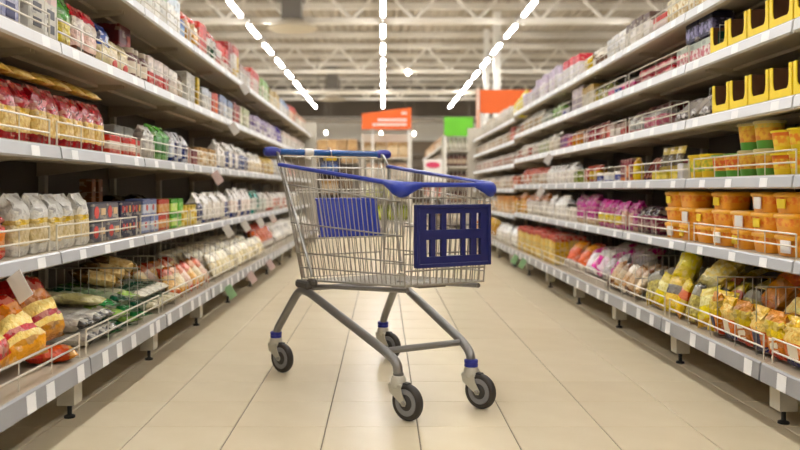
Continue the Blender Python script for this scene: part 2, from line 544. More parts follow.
for side, i, px, me, c in TALK:
    S = SIDES[side]; s = S['s']
    x = (S['base'] if i == 0 else S['lip']) - s * .022
    y = abs(x) * F_PX / abs(px - VPX)
    k = (side, i, c); seen[k] = seen.get(k, 0) + 1
    many = sum(1 for t in TALK if (t[0], t[1], t[4]) == k) > 1
    lab = (ordinal(seen[k]) + ' ' if many else '') + f'{c} hanging price card' + (' from the ' + ('near' if side == 'left' else 'far') + ' end' if many else '') + f', {SHN(side, i)}, {side} rack'
    obj('hanging_price_card', me, None, (x, y, S['z'][i] - .035), (0, s * .6, s * .3), label=lab, category='price card')

# wire dividers in the base bins
def divider_mesh(s, depth, h):
    m = MB()
    n = max(6, int(depth / .033))
    fr = [(0, 0, 0), (0, 0, h), (s * depth, 0, h), (s * depth, 0, 0)]
    m.tube(fr, .0032, 6, closed=True)
    for k in range(1, n):
        m.tube([(s * depth * k / n, 0, 0), (s * depth * k / n, 0, h)], .0017, 5)
    m.tube([(0, 0, h * .5), (s * depth, 0, h * .5)], .002, 5)
    return m.mesh('wire_divider', WIRE)
DIV = [('left', 0, y) for y in (3.28, 3.87, 4.81, 5.43, 6.3)] + [('right', 0, y) for y in (2.72, 3.035, 4.02, 4.58, 5.88)]
for n, (side, i, y) in enumerate(DIV):
    S = SIDES[side]; s = S['s']
    me = cached((side, 'div'), lambda: divider_mesh(s, .48, .235))
    q = [d[2] for d in DIV if d[0] == side].index(y) + 1
    obj('wire_divider', me, None, (S['base'] + s * .035, y, S['z'][0] + .0035), label=f'{ordinal(q)} upright wire divider from the near end on the bottom shelf, {side} rack', category='divider', group='wire bin dividers')
for side, i, y, lab in (('right', 3, 3.38, 'wire divider beside the lower row of yellow trays, right rack'), ('right', 4, 3.28, 'wire divider beside the upper row of yellow trays, right rack'), ('right', 3, 3.85, 'wire divider behind black and white bags, right rack')):
    S = SIDES[side]
    obj('wire_divider', cached('divs', lambda: divider_mesh(1, .4, .12)), None, (S['lip'] + .04, y, S['z'][i] + .0035), label=lab, category='divider')

# ------------------------------------------------------------------ products
def zone_of(t, n, cuts=None):
    cuts = cuts or {1: [], 2: [.6], 3: [.16, .68], 4: [.14, .5, .72]}[n]
    for i, c in enumerate(cuts):
        if t < c: return i
    return n - 1

def m_of(c, kind):
    if not isinstance(c, str): return c
    return {'f': film, 'c': card, 'p': plastic}[kind](c)

def bag_mesh(w, d, h, cols, seed=0, cuts=None, top='seal', lean=0):
    rnd = random.Random(seed)
    mats = [m_of(c, 'f') for c in cols]
    n, lv = 16, 12
    vs, fs, ms = [], [], []
    sk = rnd.uniform(-.01, .01)
    for j in range(lv + 1):
        t = j / lv
        if t < .62:
            a, b = 1, 1
            if j == 0: a, b = .9, .88
        else:
            q = (t - .62) / .38
            b = max(.06, 1 - q ** 1.5 * .95)
            a = 1 - .10 * math.sin(q * PI) - .04 * q
        if top == 'gather' and t > .62:
            q = (t - .62) / .38
            a = 1 - .42 * math.sin(min(1, q * 1.25) * PI / 2) + (.3 * max(0, q - .75) / .25)
            b = max(.12, 1 - q * 1.05)
        bul = 1 + .09 * math.sin(min(1, t / .62) * PI)
        for k in range(n):
            an = 2 * PI * (k + .5) / n
            c, s_ = math.cos(an), math.sin(an)
            e = .45
            px = abs(c) ** e * math.copysign(1, c) * w / 2 * a
            py = abs(s_) ** e * math.copysign(1, s_) * d / 2 * b * bul
            jt = (.035 if t < .6 else .13) * min(w, d) * (0 if j == 0 else 1)
            vs.append((px + rnd.uniform(-jt, jt) + sk * t, py + rnd.uniform(-jt, jt) * (1 if t < .9 else .4) + lean * t, t * h + (rnd.uniform(-.004, .004) if 0 < j else 0)))
    for j in range(lv):
        for k in range(n):
            k2 = (k + 1) % n
            fs.append((j * n + k, j * n + k2, (j + 1) * n + k2, (j + 1) * n + k))
            ms.append(zone_of((j + .5) / lv, len(mats), cuts))
    fs.append(tuple(range(n))[::-1]); ms.append(0)
    fs.append(tuple(lv * n + k for k in range(n))); ms.append(len(mats) - 1)
    return MB().add(vs, fs, ms).mesh('bag', mats, 60)

def pillow_mesh(w, l, th, cols, seed=0, cuts=None):
    """lying sealed packet: x width, y length, z thickness"""
    rnd = random.Random(seed)
    mats = [m_of(c, 'f') for c in cols]
    nx, ny = 8, 12
    def zz(u, v):
        a = max(0, 1 - abs(2 * u - 1) ** 3.2) ** .5
        b = max(0, 1 - abs(2 * v - 1) ** 4) ** .6
        return th / 2 * a * b
    vs, fs, ms = [], [], []
    lump = {(i, j, s): rnd.uniform(.8, 1.1) for i in range(nx + 1) for j in range(ny + 1) for s in (0, 1)}
    for s in (1, -1):
        for j in range(ny + 1):
            for i in range(nx + 1):
                u, v = i / nx, j / ny
                pin = 1 - .12 * (1 - abs(2 * v - 1))
                edge = i in (0, nx) or j in (0, ny)
                hz = (.0015 if edge else zz(u, v) * lump[(i, j, 0 if s > 0 else 1)])
                vs.append(((u - .5) * w * pin + rnd.uniform(-.003, .003), (v - .5) * l, th / 2 + s * hz))
    o = (nx + 1) * (ny + 1)
    def id_(s, i, j): return (0 if s > 0 else o) + j * (nx + 1) + i
    for j in range(ny):
        z = zone_of((j + .5) / ny, len(mats), cuts)
        for i in range(nx):
            fs.append((id_(1, i, j), id_(1, i + 1, j), id_(1, i + 1, j + 1), id_(1, i, j + 1))); ms.append(z)
            fs.append((id_(-1, i, j + 1), id_(-1, i + 1, j + 1), id_(-1, i + 1, j), id_(-1, i, j))); ms.append(z)
    for j in range(ny):
        z = zone_of((j + .5) / ny, len(mats), cuts)
        fs.append((id_(1, 0, j + 1), id_(-1, 0, j + 1), id_(-1, 0, j), id_(1, 0, j))); ms.append(z)
        fs.append((id_(1, nx, j), id_(-1, nx, j), id_(-1, nx, j + 1), id_(1, nx, j + 1))); ms.append(z)
    for i in range(nx):
        fs.append((id_(1, i, 0), id_(-1, i, 0), id_(-1, i + 1, 0), id_(1, i + 1, 0))); ms.append(0)
        fs.append((id_(1, i + 1, ny), id_(-1, i + 1, ny), id_(-1, i, ny), id_(1, i, ny))); ms.append(len(mats) - 1)
    return MB().add(vs, fs, ms).mesh('packet', mats, 60)

def box_mesh(w, d, h, cols, cuts=None):
    mats = [m_of(c, 'c') for c in cols]
    n = len(mats)
    cuts = cuts or {1: [], 2: [.6], 3: [.16, .68], 4: [.14, .5, .72]}[n]
    zs = [0] + list(cuts) + [1]
    b = min(.004, w * .06)
    rings = []
    for z, r in [(0, 1)] + [(z, 0) for z in zs] + [(1, 1)]:
        zz = z * h + (b if (z == 0 and r == 0) else -b if (z == 1 and r == 0) else 0)
        e = b if r else 0
        x, y = w / 2 - e, d / 2 - e
        q = min(b, x * .4)
        rings.append([(-x + q, -y, zz), (x - q, -y, zz), (x, -y + q, zz), (x, y - q, zz), (x - q, y, zz), (-x + q, y, zz), (-x, y - q, zz), (-x, -y + q, zz)])
    vs = [p for r in rings for p in r]
    fs, ms = [tuple(range(8))[::-1]], [0]
    N = len(rings)
    for j in range(N - 1):
        for k in range(8):
            k2 = (k + 1) % 8
            fs.append((j * 8 + k, j * 8 + k2, (j + 1) * 8 + k2, (j + 1) * 8 + k))
            ms.append(max(0, min(n - 1, j - 1)))
    fs.append(tuple((N - 1) * 8 + k for k in range(8))); ms.append(n - 1)
    return MB().add(vs, fs, ms).mesh('carton', mats, 30)

def jar_mesh(r, h, cols):
    """body, label, cap"""
    mats = [m_of(c, 'p') for c in cols]
    m = MB()
    pr = [(r * .9, 0), (r, h * .04), (r, h * .2), (r * 1.01, h * .2), (r * 1.01, h * .58), (r, h * .58), (r, h * .68), (r * .72, h * .8), (r * .72, h * .84), (r * .8, h * .84), (r * .8, h * .985), (r * .74, h)]
    mi = [0, 0, 1, 1, 1, 0, 0, 0, 2, 2, 2]
    m.lathe(pr, 14, [min(i, len(mats) - 1) for i in mi])
    return m.mesh('jar', mats, 40)

def can_mesh(r, h, cols):
    mats = [m_of(c, 'p') for c in cols] + [CHROME]
    k = len(mats) - 1
    m = MB()
    pr = [(r * .94, 0), (r, h * .03), (r * .98, h * .05), (r * .98, h * .45), (r * .98, h * .95), (r, h * .97), (r * .95, h), (r * .9, h * .97)]
    m.lathe(pr, 14, [k, k, 0, min(1, k - 1), k, k, k])
    return m.mesh('can', mats, 40)

def cup_mesh(r0, r1, h, cols, lid=True):
    """tapered cup: lower band, body, upper band, lid"""
    mats = [m_of(c, 'p') for c in cols]
    m = MB()
    L = len(mats) - 1
    R = lambda t: r0 + (r1 - r0) * t
    pr = [(r0 * .95, 0), (R(.02), h * .02), (R(.3), h * .3), (R(.75), h * .75), (R(.9), h * .9), (r1 * 1.06, h * .9), (r1 * 1.07, h * .98), (r1 * 1.0, h), (r1 * .93, h * .985)]
    m.lathe(pr, 18, [0, 0, min(1, L), min(2, L), L, L, L, L])
    return m.mesh('cup', mats, 40)

def tub_mesh(w, d, h, cols):
    """rounded rectangular tub tapering down, with lid and paper band"""
    mats = [m_of(c, 'p') for c in cols]
    m = MB()
    n = 24
    lv = [(.84, 0, 0), (.86, .03, 0), (.92, .4, 1), (.96, .74, 1), (.97, .76, 2), (1.03, .77, 2), (1.04, .9, 2), (1.0, .96, 2), (.9, .97, 2), (.88, 1.0, 2)]
    vs, fs, ms = [], [], []
    for sc, t, z in lv:
        for k in range(n):
            an = 2 * PI * (k + .5) / n
            c, s_ = math.cos(an), math.sin(an)
            e = .5
            vs.append((abs(c) ** e * math.copysign(1, c) * w / 2 * sc / 1.04, abs(s_) ** e * math.copysign(1, s_) * d / 2 * sc / 1.04, t * h))
    for j in range(len(lv) - 1):
        for k in range(n):
            k2 = (k + 1) % n
            fs.append((j * n + k, j * n + k2, (j + 1) * n + k2, (j + 1) * n + k)); ms.append(min(lv[j][2], len(mats) - 1))
    fs.append(tuple(range(n))[::-1]); ms.append(0)
    fs.append(tuple((len(lv) - 1) * n + k for k in range(n))); ms.append(len(mats) - 1)
    return MB().add(vs, fs, ms).mesh('tub', mats, 40)

# label badges (parts): thin curved-free patches lying on a product's aisle-facing side
def badge_mesh(w, h, col, shape='rect'):
    m = MB()
    if shape == 'disc':
        n = 18
        vs = [(w / 2 * math.cos(2 * PI * k / n), -.0012, h / 2 * math.sin(2 * PI * k / n)) for k in range(n)]
        vs += [(a, .004, c) for a, b, c in vs]
        m.add(vs, [tuple(range(n))] + [(k, k + n, (k + 1) % n + n, (k + 1) % n) for k in range(n)])
    else:
        m.chbox(-w / 2, w / 2, -.0015, .004, -h / 2, h / 2, .001)
    return m.mesh('printed_label', plain(col) if isinstance(col, str) else col, 30)

PRODUCTS = []      # (object, look, side, shelf, y)
DES = {}
def design_mesh(kind, w, d, h, cols, cuts, var):
    key = (kind, w, d, h, tuple(c if isinstance(c, str) else c.name for c in cols), tuple(cuts or ()), var)
    if key in DES: return DES[key]
    sd = zlib.crc32(repr(key).encode()) & 0xffff
    if kind == 'bag': me = bag_mesh(w, d, h, cols, sd, cuts)
    elif kind == 'gbag': me = bag_mesh(w, d, h, cols, sd, cuts, 'gather')
    elif kind == 'pillow': me = pillow_mesh(w, d, h, cols, sd, cuts)
    elif kind == 'box': me = box_mesh(w, d, h, cols, cuts)
    elif kind == 'jar': me = jar_mesh(w / 2, h, cols)
    elif kind == 'can': me = can_mesh(w / 2, h, cols)
    elif kind == 'cup': me = cup_mesh(w * .37, w * .47, h, cols)
    elif kind == 'tub': me = tub_mesh(w, d, h, cols)
    DES[key] = me
    return me
def product(look, side, shelf, y, kind, w, d, h, cols, inset=.035, dz=0, rot=(0, 0, 0), cuts=None, badges=(), var=None, y_is_center=True, name=None):
    S = SIDES[side]; s = S['s']
    var = random.randrange(3) if var is None else var
    me = design_mesh(kind, w, d, h, cols, cuts, var)
    words = look.split()
    nm = name or '_'.join(words[-2:]).replace('-', '_')
    x0 = S['base'] if shelf == 0 else S['lip']
    sid = 'right' if side == 'right2' else side
    o = obj(nm, me, None, (x0 + s * (inset + d / 2), y, S['z'][shelf] + dz + .0016), (0, 0, 0), category=words[-1])
    R = Matrix.Rotation(S['rot'], 3, 'Z') @ Matrix.Rotation(rot[2], 3, 'Z') @ Matrix.Rotation(rot[0], 3, 'X') @ Matrix.Rotation(rot[1], 3, 'Y') @ Matrix.Rotation(rot[3] if len(rot) > 3 else 0, 3, 'Z')
    o.rotation_euler = R.to_euler()
    for bd in badges:       # (w, h, zc, colour, shape[, xoff])
        bw, bh, bz, bc, bs = bd[:5]
        xo = bd[5] if len(bd) > 5 else 0
        bm = cached(('badge', bw, bh, bc, bs), lambda: badge_mesh(bw, bh, bc, bs))
        off = -d / 2 * (1.0 if kind == 'box' else 1.06)
        if kind == 'pillow':
            c = obj('printed_label', bm, o, (xo, bz, h * .96), (-PI / 2, 0, 0))
        else:
            c = obj('printed_label', bm, o, (xo, off, bz))
    PRODUCTS.append((o, look, sid, shelf, y))
    return o

def run(look, side, shelf, y0, y1, kind, w, d, h, cols, gap=1.04, rows=1, stack=1, jit=.03, hv=.03, **kw):
    if kind in ('bag', 'gbag') and gap < 1.08 and rows == 1 and 'red-topped pasta' not in look: gap = 1.09
    y = y0 + w / 2
    while y + w / 2 <= y1 + .02:
        S_ = side
        if side == 'right' and y > YR2 - .01 + w / 2: S_ = 'right2'
        elif side == 'right' and y + w / 2 > YR2 - .03:
            y = YR2 + .03 + w / 2; continue
        for st in range(stack):
            lk = look if stack == 1 else (('lower ', 'upper ')[st] if stack == 2 else ('lower ', 'middle ', 'upper ')[st]) + look
            for r in range(rows):
                lk2 = lk if r == 0 else 'back-row ' + lk
                cc = cols
                if y > 4.3 and len(cols) == 3 and random.random() < .5: cc = [cols[1], cols[0], cols[2]]
                o = product(lk2, S_, shelf, y, kind, w, d, h, cc, dz=st * h * 1.0 + (.0005 * st), rot=(0, 0, random.uniform(-jit, jit)),
                        inset=kw.get('inset', .035) + r * d * 1.05 + random.uniform(0, .012), **{k: v for k, v in kw.items() if k != 'inset'})
                if stack == 1 and hv:
                    q = hv * (2.4 if y > 4.3 and kind != 'jar' else 1)
                    o.scale = (1, 1, 1 + random.uniform(-q, q * .6))
        y += w * gap
    return y

def lean(look, side, shelf, y, w, l, th, cols, theta, front=.04, dz=0, yaw=0, **kw):
    """a flat sealed packet leaning back against what is behind it (theta 0 = lying, pi/2 = upright)"""
    ins = front + l / 2 * math.cos(theta) + th * math.sin(theta) - l / 2
    return product(look, side, shelf, y, 'pillow', w, l, th, cols, inset=ins, dz=dz + l / 2 * math.sin(theta) + .002, rot=(theta, 0, yaw, kw.pop('spin', 0)), **kw)
def lying(look, side, shelf, y, w, l, th, cols, front=.04, dz=0, yaw=0, tilt=0, roll=0, **kw):
    return product(look, side, shelf, y, 'pillow', w, l, th, cols, inset=front, dz=dz + abs(math.sin(tilt)) * l / 2 + abs(math.sin(roll)) * w / 2 + .002, rot=(tilt, roll, yaw), **kw)
def seq(side, shelf, y, items):
    for it in items:
        ln, look, kind, w, d, h, cols = it[:7]
        kw = it[7] if len(it) > 7 else {}
        run(look, side, shelf, y, y + ln, kind, w, d, h, cols, **kw)
        y += ln
    return y

# ================= LEFT RACK =================
RED, YEL = 'b00d18', 'e6b52a'
PASTAW = pasta('e8cf86', 'c79a3e')
# third shelf up: red-topped pasta bags and leaning spaghetti behind them
run('red-topped pasta bag', 'left', 2, 1.76, 3.22, 'bag', .108, .075, .195, [RED, PASTAW, YEL, RED, 'a80f1a'], gap=1.03, rows=2, cuts=[.13, .46, .60, .8], jit=.06)
for k in range(8):
    lean('yellow spaghetti packet', 'left', 2, 2.1 + k * .15, .09, .2, .035, [[pasta('dcb552', 'b98a30'), 'e6d6a0'], [pasta('e6c878', 'c99a3c'), pasta('dcb552', 'b98a30'), 'b3121c']][k % 2], random.uniform(.28, .38), front=.05, dz=.202, yaw=random.uniform(-.15, .25), spin=random.uniform(-.1, .3))
run('low red-and-white soup box', 'left', 2, 3.24, 3.72, 'box', .085, .12, .085, ['c9564a', 'e9d9cb', 'd8443a'], cuts=[.3, .7])
run('white paper rice block', 'left', 2, 3.78, 4.2, 'box', .13, .09, .085, ['d9d6cf'], inset=.2, stack=2)
seq('left', 2, 3.72, [
    (.16, 'white salt pack', 'bag', .075, .07, .16, ['d8d3ca', 'efece6']),
    (.3, 'leafy green herb bag', 'bag', .14, .1, .18, [pasta('3f8a35', '8cc46a'), pasta('4f9b40', '2c6a28'), '6fae5c']),
    (.34, 'blue-and-white sugar bag', 'bag', .08, .07, .165, ['2f3c78', 'd8dbe4', 'e8e8ee']),
    (.3, 'maroon bouillon box', 'box', .07, .1, .1, ['7a2a30', 'b8625a', '6d2028']),
    (.55, 'tan-capped spice jar', 'jar', .062, .062, .12, ['c9a878', 'e2d2b4', 'b89058'], dict(rows=2)),
    (1.2, 'clear pale-rice bag', 'gbag', .125, .09, .2, ['5a6796', clear('ddd4c6', 'f4f0ea'), clear('e4ddd2', 'f7f4ef')], dict(cuts=[.12, .7])),
    (.8, 'cream bean bag', 'gbag', .12, .09, .17, [clear('d9bd8c', 'efe2c6'), clear('efe6d4', 'faf6ee')]),
    (.7, 'ochre grain bag', 'bag', .11, .08, .17, ['c9922e', 'ead9ac', 'e0c070']),
    (.9, 'white flour sack', 'bag', .12, .08, .18, ['e4dfd6', 'c9d0dc', 'efece6']),
    (1.2, 'pink-white oat packet', 'bag', .11, .08, .19, ['e9e2da', 'd99a94', 'f0ece6']),
])
# second shelf up: flour bags, lasagne boxes, tins and clear bags
run('red-and-orange crisp bag', 'left', 1, 1.8, 2.36, 'bag', .13, .08, .16, ['d8301c', 'f0882a', 'c81e1c', 'b81818'])
run('white flour bag', 'left', 1, 2.41, 3.03, 'bag', .116, .08, .195, ['efece4', pasta('e3d3ad', 'c9b27a'), 'e8c24a', 'f1efe9', 'e9e6df'], cuts=[.2, .46, .56, .8], jit=.07)
run('grey lasagne box', 'left', 1, 3.05, 3.37, 'box', .155, .1, .078, ['6b6a72'], stack=2, badges=((.05, .05, .04, 'd2453c', 'disc', -.035), (.05, .028, .042, 'd9b98a', 'rect', .035)))
run('navy pasta box', 'left', 1, 3.38, 3.68, 'box', .145, .1, .078, ['1d1f3a', '26284a'], stack=2, badges=((.022, .03, .045, 'b8342c', 'rect', -.045), (.022, .03, .045, 'b8342c', 'rect', 0), (.022, .03, .045, 'c9a04a', 'rect', .045)))
for k, y in enumerate((3.66, 3.75)):
    product('tall brown cardboard sleeve', 'left', 1, y, 'box', .05, .06, .26, ['8a5c3c'], inset=.26)
seq('left', 1, 3.70, [
    (.25, 'silver-blue couscous box', 'box', .115, .09, .082, ['8e96b4', 'cfd3de', '7c86ae'], dict(stack=2, badges=((.03, .03, .04, 'c8403a', 'disc'),))),
    (.24, 'orange-red polenta box', 'box', .11, .09, .08, ['d2562e', 'eab27c', 'c83c28'], dict(stack=2)),
    (.25, 'bright green soup box', 'box', .115, .09, .08, ['5fae3a', 'c9e08a', '4a9a34'], dict(stack=2)),
    (.36, 'yellow mustard jar', 'jar', .07, .07, .12, ['d8b22e', 'e9d98a', 'c8b040'], dict(rows=2)),
    (1.05, 'clear white-pasta bag', 'gbag', .13, .09, .19, ['4a5688', clear('e0d6c8', 'f6f2ec'), clear('eae4da', 'ffffff')], dict(cuts=[.12, .7])),
    (.95, 'clear pink-grain bag', 'gbag', .13, .09, .215, ['3f4c86', clear('e3c9b8', 'f6efe8'), clear('f1ece6', 'ffffff')], dict(cuts=[.14, .62])),
    (.42, 'teal flour packet', 'bag', .12, .08, .2, ['e8e6e0', '2a9a8c', '1f8c80']),
    (.36, 'white cereal packet', 'bag', .11, .08, .18, ['e9e4dc', 'dfe6dc', 'f2efe9']),
    (.5, 'red-banded sugar packet', 'bag', .11, .08, .18, ['f0e6e0', 'd4574e', 'efe6e0']),
    (1.2, 'white-and-pink meal packet', 'bag', .12, .08, .18, ['efe9e2', 'e0a59c', 'f4f0ea']),
    (1.4, 'pale grain packet', 'bag', .12, .08, .18, ['e6dfd2', 'cfc1a4', 'efe9de']),
])
for k in range(8):
    product('dark bundled packet', 'left', 1, 3.35 + k * .19, 'pillow', .16, .2, .07, ['2b241e', '5a4a34', '2b241e'], inset=.26, dz=.05 + .04 * (k % 2), rot=(.5, 0, random.uniform(-.4, .4)))
# bottom shelf: pillow bags of pasta, rolled packs, spaghetti
GP = pasta('e6bb3c', 'f0d77c')
PB = ['ee9a1e', 'c8242a', GP, 'ef8a1e', 'd2231c']
PB2 = ['f0a428', GP, 'c8242a', GP, 'ef8a1e', 'd2231c']
for y, fr, dz, th, yw, cols in ((1.92, .04, 0, .75, .1, PB), (2.17, .03, 0, .8, .2, PB), (2.26, .2, .07, .75, -.2, ['c81c1a', 'e03020', 'f0a028', 'c81c1a', 'd8301c']), (2.4, .03, 0, .75, -.15, PB2),
                             (2.5, .19, .08, .8, .1, PB2), (2.62, .06, .02, .95, -.1, PB2)):
    lean('red-and-yellow pasta sack', 'left', 0, y, .2, .25, .14, cols, th, front=fr, dz=dz, yaw=yw, cuts=[.12, .22, .46, .66] if len(cols) == 5 else [.14, .24, .36, .54, .68])
lying('fallen orange noodle packet', 'left', 0, 2.56, .12, .16, .05, ['f0a01e', 'e0521c', 'd8301c'], front=.015, yaw=.5)
for j in range(2):
    for k in range(3):
        lying('white rolled spaghetti pack', 'left', 0, 2.80 + k * .105, .095, .3, .06, ['45423e', 'd9d4cb', 'e6e2da', 'd9d4cb'], front=.03 + .02 * j, dz=j * .056, yaw=random.uniform(-.1, .1), cuts=[.08, .4, .7])
lying('cream wide noodle pack', 'left', 0, 2.99, .12, .26, .04, ['d8cf9a', 'e6dcb0'], front=.08, dz=.115, yaw=.2, tilt=.1)
for j in range(3):
    for k in range(4):
        c = (['3f7a4a', 'cfd8c0', '24583a'], ['1f4a34', 'a8c09c', '2c5a40'], ['9ab86c', 'e2e2c8', '6f9a50'])[(j + k) % 3]
        lying('green spaghetti packet', 'left', 0, 3.06 + k * .13, .09, .36, .04, c, front=.02 + .03 * j, dz=j * .04, yaw=random.uniform(-.5, -.1), tilt=.06 * j)
for k in range(3):
    lying('golden brown noodle packet', 'left', 0, 3.42 + k * .12, .13, .22, .06, ['8a6428', pasta('d0a04c', 'e8cf90'), '6a4a22'], front=.16, dz=.12 + .02 * k, yaw=.5, tilt=.25)
for k in range(5):
    for j in range(2):
        lying('dark green pasta packet', 'left', 0, 3.62 + k * .085, .075, .32, .05, ['e6e0d0', '2c5c46', '1c4030'] if j else ['d4c8a8', '3a6a50', 'e2d8c0'], front=.03 + .06 * j, dz=.051 * j, yaw=-.12)
PALS = [['d2622e', 'eac08a', 'c84430'], ['e0a050', 'f0dcb4', 'c8743a'], ['c8483a', 'e9cdbb', 'd86a4a']]
for j in range(2):
    for k in range(6):
        lean('orange-red macaroni bag', 'left', 0, 4.02 + k * .13 + .03 * j, .11, .17, .055, PALS[(k + j) % 3], .95 - .2 * j, front=.03 + .15 * j, dz=.02 * j, yaw=random.uniform(-.25, .25), spin=random.uniform(-.3, .3))
CRM = [[clear('d9c48e', 'f2e9cd'), clear('e9dfc4', 'faf5e6')], [clear('d0b878', 'efe2bc'), 'efe8d8'], ['e0d3b0', clear('e4d8b4', 'faf4e0')]]
for j in range(3):
    for k in range(15):
        lean('cream pasta bag', 'left', 0, 4.95 + k * .135 + .04 * j, .115, .16, .055, CRM[(k + j) % 3], [1.1, .9, .7][j], front=.03 + .13 * j, dz=.02 * j, yaw=random.uniform(-.25, .25), spin=random.uniform(-.25, .25))
for k in range(5):
    lean('orange lentil bag', 'left', 0, 7.12 + k * .18, .16, .26, .09, ['e9e0d6', 'dd6a34', 'c8482a'], 1.0, front=.08, yaw=random.uniform(-.1, .1))
for k in range(16):
    lean('white pasta bag', 'left', 0, 8.05 + k * .225, .18, .24, .1, ['e9e4da', clear('e0d8c8', 'faf6ee')], .8, front=.05, yaw=random.uniform(-.3, .3))
# fourth shelf up
LAV = print_('cfcddb', '8d90b4')
run('lavender rice box', 'left', 3, 1.85, 2.5, 'box', .115, .08, .2, ['b9bbd4', LAV, 'd9d8e2'], badges=((.06, .05, .05, '34386a', 'rect'), (.06, .035, .12, '34386a', 'rect')))
seq('left', 3, 2.51, [
    (.23, 'white buckwheat box', 'box', .11, .08, .2, ['e2ded6', 'd8d5cd', 'e9d2cf'], dict(badges=((.06, .03, .05, '3a3a40', 'rect'), (.06, .03, .1, '4a4a50', 'rect')))),
    (.13, 'green-topped yellow bag', 'bag', .115, .07, .21, ['e2c21e', 'e8d23a', '4aa428', '3c9a22']),
    (.26, 'red-topped pink-white bag', 'bag', .12, .07, .19, ['5a3428', 'e3c3b6', 'e0d2c6', 'c82834']),
    (.13, 'royal blue snack bag', 'bag', .12, .07, .17, ['d9cfa0', 'e0d0a8', '27458f', '203a80']),
    (.27, 'tomato-print cream bag', 'bag', .125, .07, .135, ['c8453c', 'e6d7b8', 'd9c9a0'], dict(badges=((.05, .04, .03, 'c8342c', 'disc'),))),
    (.26, 'dark-brown sauce jar', 'jar', .085, .085, .15, ['5a2418', 'd9cbb4', 'b8a890']),
    (.36, 'red-striped cereal box', 'box', .085, .1, .155, ['c83a34', 'eee2dc', 'e9d9d2'], dict(cuts=[.5, .85])),
    (.2, 'white porridge box', 'box', .085, .1, .15, ['d8c9ba', 'efeae4'], ),
    (.15, 'brown-topped muesli bag', 'bag', .11, .08, .17, ['e2d2b8', 'c9a074', '6a4a34']),
    (.3, 'grey-white carton', 'box', .11, .1, .19, ['d0cdc4', 'e2dfd7', 'c4c0b6']),
    (.1, 'slim yellow carton', 'box', .06, .1, .2, ['e0b428', 'ecd068']),
    (.3, 'white semolina box', 'box', .09, .1, .15, ['dcd9d4', 'efedea', 'c9d0dc']),
    (.22, 'red-orange snack box', 'box', .09, .1, .16, ['d8461e', 'e86a2c', 'c83a1a']),
    (.5, 'blue-white milk box', 'box', .09, .1, .16, ['c4cad8', 'eef0f2', '9aa8c8']),
    (.3, 'dark-red tea box', 'box', .1, .1, .17, ['8a1c24', 'b8443c', '7a161c']),
    (.5, 'pale green oat box', 'box', .13, .1, .17, ['c8cfae', 'd8d8c0', 'b4bc98']),
    (1.6, 'purple-white kissel box', 'box', .09, .1, .16, ['8a78a8', 'e6e2ea', 'b4a6c8'], dict(cuts=[.35, .75])),
    (.5, 'violet cocoa bag', 'bag', .14, .09, .2, ['6a52b4', '7a62c8', '5a48a4']),
    (2.4, 'white breakfast box', 'box', .1, .1, .17, ['e2dcd4', 'efece8', 'd8c8c0']),
])
product('tall dark-red gift box', 'left', 3, 3.68, 'box', .16, .16, .27, ['6d1216', '7c161a', '5e1014'], inset=.12, badges=((.05, .18, .14, 'a8442e', 'rect', .05),))
# top shelf
seq('left', 4, 2.5, [
    (.5, 'pale cream cereal carton', 'box', .11, .09, .17, ['e6dfc0', 'f2eed8', 'e0d6a8']),
    (.62, 'pale yellow cornflake box', 'box', .12, .09, .2, ['e9dfb0', 'f4f0dc', 'ead98a']),
    (.5, 'white-and-green flake box', 'box', .12, .09, .22, ['dfe6d6', 'f4f2ec', 'b9cfae']),
    (.26, 'tall white carton', 'box', .12, .09, .22, ['dcdfe2', 'f4f4f2', 'd8e0e6']),
    (.14, 'small blue carton', 'box', .12, .09, .13, ['3c6cb4', '8fb0dc', '2f5aa4']),
    (.3, 'red-topped gold cereal bag', 'bag', .14, .09, .215, ['e8e2da', 'c9923a', 'e0c8a4', 'c82a20']),
    (.24, 'red-edged white carton', 'box', .11, .09, .215, ['c83a30', 'f0eeea', 'd24438'], dict(cuts=[.06, .9])),
    (.26, 'dark green and red bag', 'bag', .12, .09, .22, ['e0dcd4', '2f5238', 'd8d4cc', 'c02c30']),
    (.4, 'red-and-white wafer box', 'box', .095, .09, .19, ['c02c2c', 'ece6e2', 'd23c34'], dict(cuts=[.4, .7])),
    (.2, 'tall maroon carton', 'box', .09, .09, .25, ['8a2224', 'd8cfc8', 'a02c2c']),
    (.3, 'tall red-yellow carton', 'box', .13, .09, .26, ['e9e2da', 'e0b83a', 'c8342a'], dict(cuts=[.3, .75])),
    (.5, 'white flake carton', 'box', .11, .09, .16, ['e0dcd8', 'f0eeec', 'c8b0ac']),
    (.5, 'pink-red biscuit box', 'box', .11, .09, .21, ['d8a09c', 'ecdcd6', 'c84a48']),
    (.6, 'green-and-cream muesli box', 'box', .11, .09, .2, ['8fb878', 'e8e4d0', 'a0c488']),
    (.8, 'cream-and-tan granola box', 'box', .12, .09, .19, ['d8c49a', 'ece4d0', 'c0a878']),
    (.8, 'white-and-blue crispbread box', 'box', .11, .09, .17, ['dde2ea', 'f0f0f0', '9cb0d0']),
    (.8, 'orange-red cracker box', 'box', .12, .09, .2, ['d8643a', 'eac8a8', 'cc4430']),
    (1.3, 'pale biscuit box', 'box', .12, .09, .18, ['e0d4c0', 'efe8dc', 'd0a890']),
])

